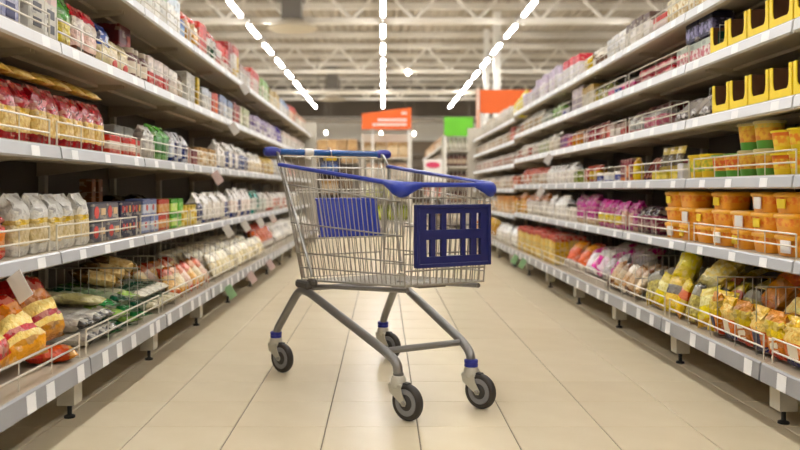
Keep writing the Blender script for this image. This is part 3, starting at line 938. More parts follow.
# ================= RIGHT RACK =================
def tray_mesh(w, d, h, t=.004):
    m = MB()
    m.box(-w / 2, w / 2, -d / 2, d / 2, 0, t, [0, 1, 0, 0, 0, 0])
    m.box(-w / 2, w / 2, d / 2 - t, d / 2, t, h * 1.15, [0, 0, 1, 0, 0, 0])
    for sg in (-1, 1):
        xa, xb = sg * w / 2, sg * (w / 2 - t)
        pts = [(-d / 2, t), (d / 2, t), (d / 2, h * 1.15), (-d / 2, h)]
        vs = [(xa, y, z) for y, z in pts] + [(xb, y, z) for y, z in pts]
        fs = [(0, 1, 2, 3), (7, 6, 5, 4), (0, 4, 5, 1), (1, 5, 6, 2), (2, 6, 7, 3), (3, 7, 4, 0)]
        m.add(vs, fs if sg > 0 else [f[::-1] for f in fs], [0, 1, 0, 0, 0, 0])
        # front corner flap with a rounded inner edge
        prof = [(w / 2, t), (w / 2, h), (w / 2 - .022, h), (w / 2 - .022, h * .55), (w / 2 - .026, h * .38), (w / 2 - .036, h * .29), (w / 2 - .036, t)]
        n = len(prof)
        vs = [(sg * x, -d / 2, z) for x, z in prof] + [(sg * x, -d / 2 + t, z) for x, z in prof]
        fs = [tuple(range(n)), tuple(range(2 * n - 1, n - 1, -1))] + [(k, k + n, (k + 1) % n + n, (k + 1) % n) for k in range(n)]
        m.add(vs, fs if sg < 0 else [f[::-1] for f in fs])
    m.box(-w / 2 + .036, w / 2 - .036, -d / 2, -d / 2 + t, t, h * .29)
    return m.mesh('display_tray', [plain('f8d808'), plain('6f4a32')], 0)
def trays(shelf, ys, w, h, word):
    S = SIDES['right']
    me = tray_mesh(w, .34, h)
    pk = box_mesh(w - .024, .12, h * .9, [plain('4a2c20'), plain('55342a'), plain('40261c')])
    pk2 = bag_mesh(w - .036, .1, h * 1.0, [plain('4a2c20'), plain('5d3a28'), plain('38211a')], 11)
    N = len(ys)
    for k, y in enumerate(ys):
        lab = f'{ordinal(k + 1)} yellow cardboard display tray from the near end, {word} tray row'
        obj('display_tray', me, None, (S['lip'] + .012 + .17, y, S['z'][shelf] + .0005), (0, 0, -PI / 2), label=lab, category='tray', group='yellow display trays')
        obj('coffee_packet', pk2 if k % 2 else pk, None, (S['lip'] + .14, y, S['z'][shelf] + .006), (0, 0, -PI / 2), label=f'dark brown packet in front of the {ordinal(k + 1)} yellow tray, {word} row', category='packet', group='brown packets in trays')
        obj('coffee_packet', pk2, None, (S['lip'] + .268, y, S['z'][shelf] + .006), (0, 0, -PI / 2), label=f'dark brown packet at the back of the {ordinal(k + 1)} yellow tray, {word} row', category='packet', group='brown packets in trays')
trays(3, [2.24 + .162 * k for k in range(7)], .156, .12, 'lower')
trays(4, [2.22 + .168 * k for k in range(7)], .162, .115, 'upper')
product('tan paper bag', 'right', 3, 2.86, 'bag', .13, .08, .2, ['a8792c', 'c8982e', 'b88a3a'], inset=.36, name='paper_bag')

# bottom shelf right: bags of snacks in wire bins
NOO = ['e0562a', 'ee8a2e', pasta('f0b63c', 'f6dc86'), 'f2c832']
for k in range(10):
    y = 2.02 + k * .118
    o = product('navy-striped orange bag', 'right', 0, y, 'bag', .112, .075, .155, [['2a2c5e', 'e8742a', pasta('f0b83c', 'f4d87c'), 'f2c22c'], ['d8401e', 'ee8a2a', 'f2d03a', 'ee9a2a']][k % 2], inset=.05, dz=.016, rot=(.18, 0, random.uniform(-.2, .2)), cuts=[.16, .5, .82], badges=((.05, .04, .05, '2c2a56' if k % 3 == 0 else 'f4ead0', 'rect'),))
for k in range(6):
    lean('large orange snack bag', 'right', 0, 2.06 + k * .18, .17, .2, .1, [['f0a024', pasta('f2c23a', 'f8e48c'), 'ee7a1e', 'd8402a'], ['ee7a24', 'f29a2a', pasta('ee8a2a', 'd85a1e')]][k % 2], .85, front=.16, dz=.05 + .03 * (k % 2), yaw=random.uniform(-.4, .4))
YP = [['f0d02a', pasta('f2dc5a', 'e8b832'), '2a2f4e', 'f0c81e'], ['e9b41e', 'f4dc3c', pasta('d8c860', 'f6efae'), 'ead028'], ['c8aa2c', pasta('e0d06a', '8a7a2c'), '3a3a2a'], ['f2a424', 'f4cc30', 'e8501e', 'f2d23a']]
for j in range(4):
    for k in range(7):
        y = 3.11 + k * .128 + .02 * j
        lean('yellow snack packet', 'right', 0, y, .118, .17, .05, YP[(k + 2 * j) % 4], [1.25, 1.0, .7, .4][j], front=.035 + .1 * j, dz=[0, .02, .06, .12][j], yaw=random.uniform(-.35, .35), spin=random.uniform(-.35, .35))
lean('green-patched bright yellow packet', 'right', 0, 3.72, .13, .27, .08, ['f0d41e', 'f4e23c', '3a8a3c', 'f0dc28'], 1.1, front=.1, dz=.1, yaw=.3, cuts=[.3, .55, .75])
lean('yellow-printed cream packet', 'right', 0, 3.42, .17, .2, .08, ['f0e2a0', pasta('f2e8b4', 'e8cc4a'), 'eedc8a'], .7, front=.12, dz=.12)
TAN = [['c89a6a', 'e6cda8', '8a5a3a'], ['7a4a34', 'd8b894', 'b88458'], ['e8d8c4', 'c9a27c', 'efe4d4']]
for j in range(2):
    for k in range(5):
        lean('tan biscuit packet', 'right', 0, 4.09 + k * .115, .11, .17, .05, TAN[(k + j) % 3], [1.0, .6][j], front=.035 + .13 * j, dz=.03 * j, yaw=random.uniform(-.3, .3), spin=random.uniform(-.3, .3))
MAG = [['efe8ea', 'd84aa0', 'f4eef0'], ['e9e2e4', 'f2eaee', 'c8388c'], ['d860ac', 'f0dce6', 'e9e6e0']]
for j in range(2):
    for k in range(5):
        lean('magenta-white snack bag', 'right', 0, 4.66 + k * .135, .13, .19, .07, MAG[(k + j) % 3], [.95, .6][j], front=.07 + .15 * j, dz=.01 + .07 * j, yaw=random.uniform(-.3, .3), spin=random.uniform(-.3, .3))
for k in range(4):
    lean('orange-and-white crisp bag', 'right', 0, 5.38 + k * .16, .15, .21, .08, [['efe6da', 'e8642a', 'f0a24a'], ['e8742e', 'f0d8c0', 'd8481e']][k % 2], .9, front=.05 + .08 * (k % 2), yaw=random.uniform(-.4, .4))
run('red-topped yellow straw carton', 'right', 0, 5.95, 7.6, 'box', .105, .12, .22, ['d8b04a', 'ecd48a', 'b8443a'], cuts=[.3, .84], rows=2)
run('clear-white pellet bag', 'right', 0, 7.65, 9.1, 'gbag', .16, .12, .2, [clear('d8d0c2', 'f4f0e8'), clear('eae4da', 'ffffff')])
run('golden crisp bag', 'right', 0, 9.15, 10.1, 'bag', .16, .1, .24, ['efe6d8', 'eaa82c', 'f0bc3a'])
run('orange-white snack sack', 'right', 0, 10.1, 11.8, 'bag', .16, .1, .22, ['e8dccc', 'dd8a4a', 'efe6da'])
# second shelf right: stacked orange tubs
OT = [plastic('f0a020'), print_('e87a1e', 'f2ae34'), plastic('f6b428')]
for st in range(3):
    lv = ('lower', 'middle', 'upper')[st]
    for k in range(12):
        y = 2.60 + k * .182
        if st == 2 and k in (3, 5): continue
        if y > 4.0: continue
        w_ = .175
        bd = ((.05, .034, .035, 'f2d41e', 'rect', 0),) if (k + st) % 3 == 0 else ((.06, .045, .035, 'efece8', 'rect', .02),) if (k + st) % 3 == 1 else ()
        product(f'{lv} orange salad tub', 'right', 1, y, 'tub', w_, .13, .076, OT, dz=st * .0765, rot=(0, 0, random.uniform(-.06, .06)), inset=.04 + random.uniform(0, .01), badges=bd)
run('narrow black-and-grey box', 'right', 1, 2.30, 2.52, 'box', .065, .09, .12, ['d8c42a', '23252a', '8a8a86'], cuts=[.12, .8])
PUR = [['5a2a4c', 'b8588c', '6a2c5a']]
seq('right', 1, 4.05, [
    (.3, 'plum-coloured candy bag', 'bag', .1, .08, .15, ['5a2a3c', '8a4a5c', '3a1c28']),
    (.3, 'pink wafer packet', 'bag', .09, .07, .17, ['b03a84', 'e2b8a8', 'c84a94']),
    (.55, 'magenta-and-yellow candy bag', 'bag', .12, .09, .17, ['c43a90', 'ead06a', 'c0308a', 'd85aa4']),
    (.55, 'magenta standing sweet bag', 'bag', .125, .09, .2, ['e0c4a4', 'b8308c', 'c84a9c', 'a82878']),
    (.3, 'small dark-capped jar', 'jar', .07, .07, .13, ['c8bdb0', 'e4dcd0', '3a322c']),
    (.75, 'clear white-sweet bag', 'gbag', .13, .1, .19, [clear('d4ccc2', 'f2eeea'), clear('e4dfd8', 'ffffff')]),
    (1.0, 'brown-and-white cookie bag', 'bag', .14, .09, .2, ['e6dfd6', 'efe9e2', 'b87850']),
    (.7, 'amber cookie packet', 'bag', .12, .09, .21, ['e9a23a', 'eeb858', 'd8842a']),
    (1.3, 'tan-orange cookie box', 'box', .12, .1, .2, ['d8a060', 'ecd4b0', 'c88848']),
    (2.0, 'pale cookie packet', 'bag', .13, .09, .19, ['e8dccc', 'e2b890', 'efe6da']),
])
# third shelf right: cups, tubs and small packs
def cupc(look, y, cols, w, h, lv, n=1, inset=.045, **kw):
    for st in range(n):
        product((lv[st] + ' ' if n > 1 else '') + look, 'right', 2, y, 'cup', w, w, h, cols, dz=st * (h + .0005), inset=inset, **kw)
LU = ('lower', 'upper')
cupc('yellow-lidded noodle cup', 2.610, ['e8c81e', print_('ee8a24', 'f2d23a'), 'f0c81c', 'f4dc2a'], .115, .083, LU, 2)
cupc('yellow-lidded noodle cup', 2.730, ['e8c81e', print_('ee8a24', 'f2d23a'), 'f0c81c', 'f4dc2a'], .115, .083, LU, 2)
cupc('yellow-lidded noodle cup', 2.850, ['f0d01e', print_('ee9a24', 'f2d23a'), 'e8761e', 'f4dc2a'], .115, .083, LU, 2)
SAL = print_('e8b432', 'd8842a')
cupc('green-based salad cup', 2.985, ['5a9a34', SAL, print_('e0c04a', 'b8c05a'), 'cfc48a'], .118, .106, LU, 2)
cupc('green-based salad cup', 3.120, ['4f9430', SAL, print_('e8c83a', 'e0902c'), 'cfc48a'], .118, .106, LU, 2)
cupc('orange-and-green soup cup', 3.25, ['58a03a', print_('e86a2a', 'f0c04a'), print_('ecb83a', 'e86a2a'), '7aa848'], .115, .1, LU)
cupc('orange-and-green soup cup', 3.37, ['58a03a', print_('e86a2a', 'f0c04a'), print_('ecb83a', 'e86a2a'), '7aa848'], .115, .1, LU)
product('wide yellow bucket', 'right', 2, 3.30, 'cup', .2, .2, .14, ['ecc81e', 'f0d22a', 'f2d83a', 'e8dca0'], inset=.17, badges=((.09, .06, .075, 'e8e6e8', 'rect'),))
cupc('yellow soup cup', 3.50, ['e9c41e', print_('f0d83a', '9ab83a'), 'f0d22a', 'f2d42a'], .12, .11, LU)
cupc('yellow soup cup', 3.63, ['e9c41e', print_('f0d83a', '9ab83a'), 'f0d22a', 'f2d42a'], .12, .11, LU)
cupc('clear plastic back-row cup', 2.72, [clear('8a8270', 'b8b09a'), clear('8a8270', 'b8b09a'), 'a8a090', 'b8b0a0'], .14, .19, LU, inset=.22)
cupc('clear plastic back-row cup', 2.9, [clear('8a8270', 'b8b09a'), clear('8a8270', 'b8b09a'), 'a8a090', 'b8b0a0'], .14, .19, LU, inset=.22)
product('small white label box', 'right', 2, 3.72, 'box', .07, .08, .075, ['d9d6d8'], inset=.04)
run('low yellow card tray', 'right', 2, 3.77, 4.12, 'box', .11, .1, .042, ['ecd22a', 'd8c424'])
for k in range(3):
    lean('upright gold diamond card', 'right', 2, 3.8 + k * .1, .06, .12, .012, ['c8a83a', '5a4a20', 'd8c06a'], 1.3, front=.05, dz=.045, yaw=.3)
for k in range(5):
    lean('brown-pink slim packet', 'right', 2, 4.06 + k * .05, .05, .14, .02, ['d89a8a', '8a3a34', 'e0b0a0'], 1.0, front=.04, yaw=-.3)
run('pink sachet block', 'right', 2, 4.08, 4.3, 'box', .075, .08, .034, ['b86a74'], stack=3, inset=.14)
product('single tall yellow pack', 'right', 2, 4.38, 'bag', .06, .05, .13, ['ecc41e', 'f0d23a', 'e8b41e'])
seq('right', 2, 4.44, [
    (.22, 'maroon chocolate box', 'box', .05, .06, .125, ['7a2c34', 'd88a5a', '8a343c']),
    (.5, 'low blue candy tray', 'box', .12, .1, .06, ['3c4a9a', 'dfe2ea', 'e8e0d8'], dict(rows=2)),
    (.4, 'red-and-yellow candy pouch', 'bag', .1, .08, .12, ['c83a34', 'e8c04a', 'd8483a']),
    (.25, 'olive snack bag', 'bag', .11, .08, .1, ['8a9a3c', 'b8c05a', '7a8a34']),
    (1.0, 'white marshmallow bag', 'gbag', .13, .09, .15, [clear('d8ccc2', 'f4efea'), clear('e8e0da', 'ffffff')]),
    (.7, 'cream-and-red wafer bag', 'bag', .12, .08, .15, ['e9dccc', 'c8a890', 'd8584a']),
    (.55, 'scarlet wafer packet', 'bag', .12, .08, .15, ['efe0d4', 'd24432', 'd8503c']),
    (.6, 'orange-red wafer box', 'box', .12, .09, .13, ['e0d0c0', 'dd6a3a', 'cc4a30']),
    (2.8, 'pale wafer packet', 'bag', .12, .08, .15, ['e8dcce', 'd8b8a0', 'efe6dc']),
])
run('back-row white carton', 'right', 2, 4.5, 6.6, 'box', .15, .1, .11, ['d6cfc4', 'e6dfd4'], inset=.29)
# fourth shelf right
BW = print_('d8d4d0', '4a3a3c')
for k in range(6):
    lean('black-and-white sweet bag', 'right', 3, 3.44 + k * .075, .12, .15, .05, [BW, 'd8d0cc', BW], .7, front=.03 + .03 * (k % 2), yaw=random.uniform(-.4, .4))
run('silver-and-pink foil packet', 'right', 3, 3.9, 4.55, 'bag', .11, .08, .1, ['b8b8b4', 'd88a9a', 'c8c4c0'])
run('dark crimson box', 'right', 3, 4.15, 4.75, 'box', .19, .14, .155, ['7a1c2c', '8a2434', '6d1624'], inset=.16)
seq('right', 3, 4.58, [
    (.4, 'white-and-red praline box', 'box', .09, .09, .085, ['c8342e', 'e9e2dc', 'c8b0a8']),
    (.5, 'pink-brown bar packet', 'bag', .08, .07, .12, ['a8505a', 'd89a8a', '8a3a40']),
    (.4, 'orange-brown bar packet', 'bag', .085, .07, .12, ['d8842a', 'e8b86a', 'a85a2a']),
    (.4, 'purple-red bar box', 'box', .085, .09, .11, ['7a3a8c', 'd05a6a', '8a3a74']),
    (.4, 'cream toffee bag', 'gbag', .11, .08, .15, ['efe6d4', 'f4efe4']),
    (.5, 'pale green toffee bag', 'gbag', .11, .08, .14, ['d0d4b4', 'efefe0']),
    (1.2, 'red-and-cream toffee bag', 'bag', .11, .08, .13, ['e6d8cc', 'c8706a', 'efe6de']),
    (3.6, 'pink-cream toffee packet', 'bag', .12, .08, .14, ['e6d4ca', 'd8a49a', 'efe4dc']),
])
# fifth shelf right
run('lower pastel tea box', 'right', 4, 3.36, 3.78, 'box', .13, .1, .1, ['e0dce0', print_('e9dfd8', 'c86a74'), 'cfd8cc'])
for k in range(2):
    product('navy-and-violet tea box', 'right', 4, 3.43 + k * .15, 'box', .14, .1, .1, ['26264a', print_('2a2a4c', '8a84b4'), '1f2038'], dz=.1035, inset=.04)
run('dark green tea box', 'right', 4, 3.30, 3.37, 'box', .055, .1, .1, ['1c4a3a', '2a6a54', '1f4a3a'])
seq('right', 4, 3.8, [
    (.6, 'red-and-pink chocolate bar', 'box', .1, .1, .04, ['b8343c', 'e2b4b4', 'c8505a'], dict(stack=2)),
    (.5, 'pink-blue bar tray', 'box', .12, .1, .06, ['3c4a9c', 'd86a94', 'e8c8d0']),
    (.35, 'olive-gold candy bag', 'bag', .085, .08, .13, ['8a843a', 'c8b46a', '6a6a30']),
    (.3, 'cream slim box', 'box', .05, .08, .15, ['e6dcc4', 'f0e8d8', 'c8a86a']),
    (.4, 'lilac carton', 'box', .15, .1, .17, ['b8aab4', 'd0c4cc']),
    (.3, 'blue-tray candy box', 'box', .12, .1, .06, ['34449a', 'dcdce4', 'c8c4d4']),
    (.35, 'leafy green sweet bag', 'gbag', .12, .09, .13, ['7ab85a', 'c8dcae', '9ac878']),
    (.4, 'pale mint bag', 'gbag', .12, .09, .1, ['d4dcd0', 'efefea']),
    (.9, 'white-and-tan candy bag', 'gbag', .12, .09, .16, ['d8c4a8', 'f0e8dc']),
    (.55, 'cream-red candy bag', 'bag', .12, .09, .13, ['e8dcc8', 'd08a70', 'efe6da']),
    (.3, 'bright red candy box', 'box', .13, .1, .15, ['cc3028', 'e04a3a', 'c02a24']),
    (3.4, 'cream sweet packet', 'bag', .12, .09, .14, ['e9dccb', 'd0b090', 'efe6da']),
])
run('back-row grey carton', 'right', 4, 3.9, 5.2, 'box', .18, .1, .13, ['8a7f78', '9a8f88'], inset=.25)
# top shelf right
seq('right', 5, 2.9, [
    (1.0, 'cream cookie carton', 'box', .12, .1, .13, ['e4dcb8', print_('f2ecd0', 'c8a86a'), 'ece4c4']),
    (.25, 'small scarlet box', 'box', .1, .1, .09, ['c83a34', 'e9d9d4', 'c8443c']),
    (.4, 'white-and-brown cookie box', 'box', .1, .1, .15, ['e0d8cc', 'efeae2', '5a443a']),
    (.5, 'white gift carton', 'box', .13, .1, .14, ['dedcd8', 'f2f0ee']),
    (.25, 'small brown jar', 'jar', .08, .08, .12, ['6a4a34', 'e0d8c8', 'e9e4da']),
    (.3, 'golden yellow cookie bag', 'bag', .17, .1, .13, ['d8b030', 'e6c44a', 'dcb83a']),
    (.6, 'pink-topped white carton', 'box', .11, .1, .19, ['e6e0e4', 'f2eef0', 'd8606a']),
    (1.0, 'white-and-lilac gift carton', 'box', .12, .1, .2, ['d4c8d4', 'f0ecf0', 'c8b8cc']),
    (.75, 'pale lilac gift carton', 'box', .11, .1, .15, ['dcd0da', 'eee8ec', 'd0c4d0']),
    (.7, 'lemon yellow gift bag', 'bag', .15, .1, .23, ['ecd84a', 'f2e060', 'e8cc3a']),
    (2.6, 'cream gift packet', 'bag', .13, .1, .2, ['e2d8c8', 'efe9de', 'd0c4b0']),
])
# far rack behind the green sign
for i, (c1, c2, lk) in enumerate((('8a6a54', 'd8c8b4', 'tan far carton'), ('b04a44', 'e2cfc4', 'reddish far carton'), ('c8b49a', 'e9e0d4', 'cream far carton'), ('9a8a7a', 'd8cfc4', 'grey far carton'), ('c8a07a', 'eadcc8', 'brown far carton'))):
    run(lk, 'far', i, 15.45, 22.6, 'box', .42, .2, .22, [c1, c2, c1])

# labels: look + ordinal along the shelf
byk = {}
for o, look, side, shelf, y in PRODUCTS:
    byk.setdefault((look, side, shelf), []).append((y, o))
for (look, side, shelf), lst in byk.items():
    lst.sort(key=lambda t: t[0])
    where = f'{SHN(side, shelf)}, ' + ('rack behind green sign' if side == 'far' else f'{side} rack')
    for k, (y, o) in enumerate(lst):
        o['label'] = (f'{ordinal(k + 1)} {look} from the near end, {where}' if len(lst) > 1 else f'{look} on the {where}')
        o['group'] = f'{look} run, {where}'

# ------------------------------------------------------------------ shopping cart
FWD = Vector((.4848, -.8746, 0)); WID = Vector((.8746, .4848, 0)); REAR = Vector((-.236, 3.565, 0))
yaw = math.atan2(FWD.y, FWD.x)          # local x = forward (u), local y = v (far side positive)
cart = thing('shopping_cart', 'chrome wire shopping cart with blue handle and blue front panel standing in the aisle', 'shopping cart', REAR, (0, 0, yaw))
BLUE = mat('2439a2', .38, vary=.06, mixscale=20)
NAVY = mat('181f62', .42, vary=.08, mixscale=20)
HBLUE = mat('164f94', .22, vary=.05, mixscale=20, coat=.3)
TUBEM = mat('8b8987', .34, .6, vary=.05, mixscale=8)
# local frame: world = REAR + u*FWD + v*WID ; rotating by yaw maps local y to (-FWD.y, FWD.x) = WID
def P(u, v, z): return Vector((u, v, z))
# corners of the basket
TRn, TFn, BFn, BRn = P(.05, -.27, .905), P(.955, -.19, .812), P(.94, -.165, .468), P(.13, -.2, .410)
mir = lambda p: P(p.x, -p.y, p.z)
TRf, TFf, BFf, BRf = map(mir, (TRn, TFn, BFn, BRn))
def lerp(a, b, t): return a + (b - a) * t
def panel(name, A, B, C, D, nv, hs, rv=.0021, rh=.003, frame=.0036):
    """A-B top edge, D-C bottom edge; nv upright wires, hs fractions of level wires"""
    m = MB()
    for k in range(1, nv):
        t = k / nv
        m.tube([lerp(A, B, t), lerp(D, C, t)], rv, 6)
    for h in hs:
        m.tube([lerp(A, D, h), lerp(B, C, h)], rh, 6)
    m.tube([A, B, C, D], frame, 6, closed=True)
    return obj(name, m.mesh(name, WIRE), cart)
panel('side_wire_panel', TRn, TFn, BFn, BRn, 27, (.16, .50, .76, .89))
panel('side_wire_panel', TRf, TFf, BFf, BRf, 27, (.16, .50, .76, .89))
panel('front_wire_panel', TFn, TFf, BFf, BFn, 13, (.12, .4, .68, .85), rv=.0026)
bm_ = MB()
for k in range(0, 27):
    t = k / 26
    bm_.tube([lerp(BRn, BFn, t), lerp(BRf, BFf, t)], .0022, 6)
for k in range(1, 8):
    t = k / 8
    bm_.tube([lerp(BRn, BRf, t), lerp(BFn, BFf, t)], .0026, 6)
bm_.tube([BRn, BFn, BFf, BRf], .0042, 6, closed=True)
obj('bottom_wire_grid', bm_.mesh('bottom_wire_grid', WIRE), cart)
# rear gate, hinged under the handle
GT = .945
Gn, Gf = P(.045, -.255, GT), P(.045, .255, GT)
Hn, Hf = P(.12, -.19, .42), P(.12, .19, .42)
panel('rear_gate', Gn, Gf, Hf, Hn, 15, (.09, .3, .62, .82), rv=.0022)
# child seat: frame, hinged seat plate, blue flap
cs = MB()
for v in (-.17, -.12, -.07, -.02, .03, .08, .13, .18):
    cs.tube([P(.06, v, .80), P(.13, v, .59), P(.30, v * .9, .60)], .0022, 6)
cs.tube([P(.06, -.19, .80), P(.13, -.19, .585), P(.32, -.18, .60), P(.32, .18, .60), P(.13, .19, .585), P(.06, .19, .80)], .0034, 6, closed=True)
cs.tube([P(.32, -.18, .60), P(.27, -.2, .84)], .003, 6).tube([P(.32, .18, .60), P(.27, .2, .84)], .003, 6)
cs.tube([P(.27, -.2, .84), P(.27, .2, .84)], .003, 6)
cs.tube([P(.05, -.2, .80), P(.05, .2, .80)], .0034, 6)
obj('child_seat_frame', cs.mesh('child_seat_frame', WIRE), cart)
fl = MB()
NR_ = 14
va, vb = -.13, .165
Mz = []
pts = []
for k in range(NR_ * 4 + 1):
    v = va + (vb - va) * k / (NR_ * 4)
    du = .004 if (k % 4) in (1, 2) else 0
    pts.append((v, du))
vs = []
for v, du in pts:
    vs += [P(.125 + du, v, .755), P(.165 + du, v, .598), P(.158 + du, v, .598), P(.118 + du, v, .755)]
fs = []
for k in range(len(pts) - 1):
    a, b = 4 * k, 4 * k + 4
    for q in range(4):
        q2 = (q + 1) % 4
        fs.append((a + q, b + q, b + q2, a + q2))
fs += [(0, 1, 2, 3), tuple(4 * (len(pts) - 1) + q for q in (3, 2, 1, 0))]
fl.add(vs, fs)
flap = obj('child_seat_flap', fl.mesh('child_seat_flap', BLUE, 25), cart, label='ribbed royal blue plastic seat flap')
obj('flap_hinge', MB().tube([P(.121, -.135, .757), P(.121, .17, .757)], .006, 8).mesh('flap_hinge', BLUE), flap)
obj('flap_hinge', MB().tube([P(.16, -.135, .597), P(.16, .185, .597)], .006, 8).mesh('flap_hinge', BLUE), flap)
# rim
def smooth_path(pts, r=.05, n=6):
    out = [pts[0]]
    for i in range(1, len(pts) - 1):
        a, p, b = pts[i - 1], pts[i], pts[i + 1]
        d1, d2 = (a - p), (b - p)
        q1, q2 = p + d1.normalized() * min(r, d1.length * .45), p + d2.normalized() * min(r, d2.length * .45)
        for k in range(n + 1):
            t = k / n
            out.append(q1 * (1 - t) ** 2 + p * 2 * t * (1 - t) + q2 * t * t)
    out.append(pts[-1])
    return out
rim = smooth_path([TRn + P(-.01, 0, .004), TFn + P(.008, -.008, .004), TFf + P(.008, .008, .004), TRf + P(-.01, 0, .004)], .05)
rimo = obj('basket_rim', MB().tube(rim, .0085, 8).mesh('basket_rim', BLUE), cart, label='blue plastic rim strip')
# corner bumpers: swollen sleeve wrapped round each front corner
def bumper(sg):
    a = TFn + P(.008, -.008, .004)
    back = (TRn - TFn).normalized()
    across = Vector((0, 1, 0))
    path = smooth_path([a + back * .095, a, a + across * .085], .06, 10)
    m = MB()
    n = 12
    vs, fs = [], []
    N = len(path)
    for i, p in enumerate(path):
        t = i / (N - 1)
        g_ = math.sin(PI * t) ** .32
        tan = (path[min(i + 1, N - 1)] - path[max(i - 1, 0)]).normalized()
        side = tan.cross(Vector((0, 0, 1))).normalized()
        for k in range(n):
            an = 2 * PI * k / n
            rx, rz = .009 + .012 * g_, .010 + .018 * g_
            off = side * math.cos(an) * rx + Vector((0, 0, 1)) * (math.sin(an) * rz - .017 * g_)
            q = p + off
            vs.append((q.x, q.y * (1 if sg < 0 else -1), q.z))
    for i in range(N - 1):
        for k in range(n):
            k2 = (k + 1) % n
            f = (i * n + k, i * n + k2, (i + 1) * n + k2, (i + 1) * n + k)
            fs.append(f if sg > 0 else f[::-1])
    fs += [tuple(range(n)), tuple((N - 1) * n + k for k in range(n))[::-1]]
    m.add(vs, fs)
    return m.mesh('corner_bumper', BLUE, 60)
for sg in (-1, 1):
    obj('corner_bumper', bumper(sg), cart, label='swollen blue plastic corner bumper')
# front advertising frame: grid of windows
pv0, pv1, pz0, pz1 = -.143, .160, .536, .744
def ad_panel():
    W_, H_ = pv1 - pv0, pz1 - pz0
    cs_ = [0, .125, .185, .25, .335, .40, .615, .665, .745, .82, .875, 1]
    rs_ = [0, .16, .44, .60, .87, 1]
    m = MB()
    for j in range(len(rs_) - 1):
        for i in range(len(cs_) - 1):
            if j in (1, 3) and i % 2 == 1: continue
            dp = .0 if (j in (0, 2, 4) or i in (0, len(cs_) - 2)) else .003
            m.box(.968, .984 - dp, pv0 + cs_[i] * W_, pv0 + cs_[i + 1] * W_, pz0 + rs_[j] * H_, pz0 + rs_[j + 1] * H_)
    # raised outer border, ledge
    for a, b, c, d in ((pv0 - .004, pv1 + .004, pz1 - .008, pz1 + .004), (pv0 - .004, pv1 + .004, pz0 - .004, pz0 + .010), (pv0 - .004, pv0 + .008, pz0, pz1), (pv1 - .008, pv1 + .004, pz0, pz1)):
        m.chbox(.966, .990, a, b, c, d, .002)
    return m.mesh('front_panel', NAVY, 0)
fp = obj('front_panel', ad_panel(), cart, label='dark blue plastic grid panel with windows')
for v in (-.1, .14):
    for z in (.735, .54):
        obj('clip', MB().chbox(.95, .97, v - .01, v + .01, z - .008, z + .008, .002).mesh('clip', NAVY, 0), fp)
# handle
hz, hu = .968, -.02
hb = obj('handle_bar', MB().tube([P(hu, -.27, hz), P(hu, .27, hz)], .0145, 14).mesh('handle_bar', HBLUE), cart, label='blue plastic covered handle bar')
for sg in (-1, 1):
    m = MB()
    M_ = Matrix.Translation((hu, 0, hz)) @ Matrix.Rotation(-PI / 2 * sg, 4, 'X')
    m.lathe([(.0146, .245), (.021, .262), (.023, .285), (.022, .305), (.015, .318)], 14, 0, M_)
    obj('end_cap', m.mesh('end_cap', mat('1e2488', .35, vary=.05, mixscale=20)), hb)
M_ = Matrix.Translation((hu, 0, hz)) @ Matrix.Rotation(PI / 2, 4, 'X')
obj('clamp', MB().lathe([(.0155, .085), (.018, .088), (.018, .125), (.0155, .128)], 14, 0, M_).mesh('clamp', mat('d8d6d2', .4, vary=.03, mixscale=9)), hb, label='pale grey handle clamp')
ring = [P(hu + .024 * math.cos(a), -.002 + .0 * a, hz - .006 + .03 * math.sin(a)) for a in [2 * PI * k / 18 for k in range(18)]]
obj('wire_ring', MB().tube(ring, .002, 6, closed=True).mesh('wire_ring', WIRE), hb)
obj('coin_lock', MB().chbox(hu - .008, hu + .02, -.03, .03, hz - .036, hz - .017, .005).mesh('coin_lock', mat('d9b21e', .4, vary=.05, mixscale=20), 0), hb, label='small yellow plastic tag')
# brackets from the handle down to the basket
for sg in (-1, 1):
    pth = smooth_path([P(hu, sg * .262, hz), P(.02, sg * .265, hz - .012), P(.055, sg * .268, .905), P(.27, sg * .215, .44)], .03, 6)
    obj('handle_bracket', MB().tube(pth, .0065, 8).mesh('handle_bracket', CHROME), cart)
    pth = smooth_path([P(.0, sg * .262, hz - .008), P(-.005, sg * .262, .92), P(.06, sg * .245, .80), P(.13, sg * .2, .42)], .03, 5)
    obj('handle_bracket', MB().tube(pth, .004, 6).mesh('handle_bracket', WIRE), cart)
# frame
for sg in (-1, 1):
    pth = smooth_path([P(0, sg * .27, .150), P(.008, sg * .268, .185), P(.185, sg * .238, .376), P(.255, sg * .228, .376), P(.80, sg * .17, .225), P(.872, sg * .157, .195), P(.878, sg * .155, .150)], .05, 8)
    obj('side_frame_tube', MB().tube(pth, .0172, 12).mesh('side_frame_tube', TUBEM), cart)
obj('cross_bar', MB().tube([P(.80, -.168, .222), P(.80, .168, .222)], .0125, 10).mesh('cross_bar', TUBEM), cart)
obj('cross_bar', MB().tube([P(.22, -.225, .385), P(.22, .225, .385)], .011, 10).mesh('cross_bar', TUBEM), cart)
for sg in (-1, 1):
    pth = smooth_path([P(.22, sg * .2, .385), P(.27, sg * .19, .398), P(.93, sg * .15, .452)], .04, 5)
    obj('basket_rail', MB().tube(pth, .009, 8).mesh('basket_rail', TUBEM), cart)
    m = MB()
    m.chbox(.155, .275, sg * .228 - .018, sg * .228 + .018, .385, .418, .008).chbox(.24, .30, sg * .215 - .014, sg * .215 + .014, .40, .43, .008)
    obj('basket_mount', m.mesh('basket_mount', mat('57534e', .5, vary=.1, mixscale=20), 0), cart, label='dark grey plastic basket mount')
m = MB().chbox(.70, .86, -.06, .06, .445, .458, .004)
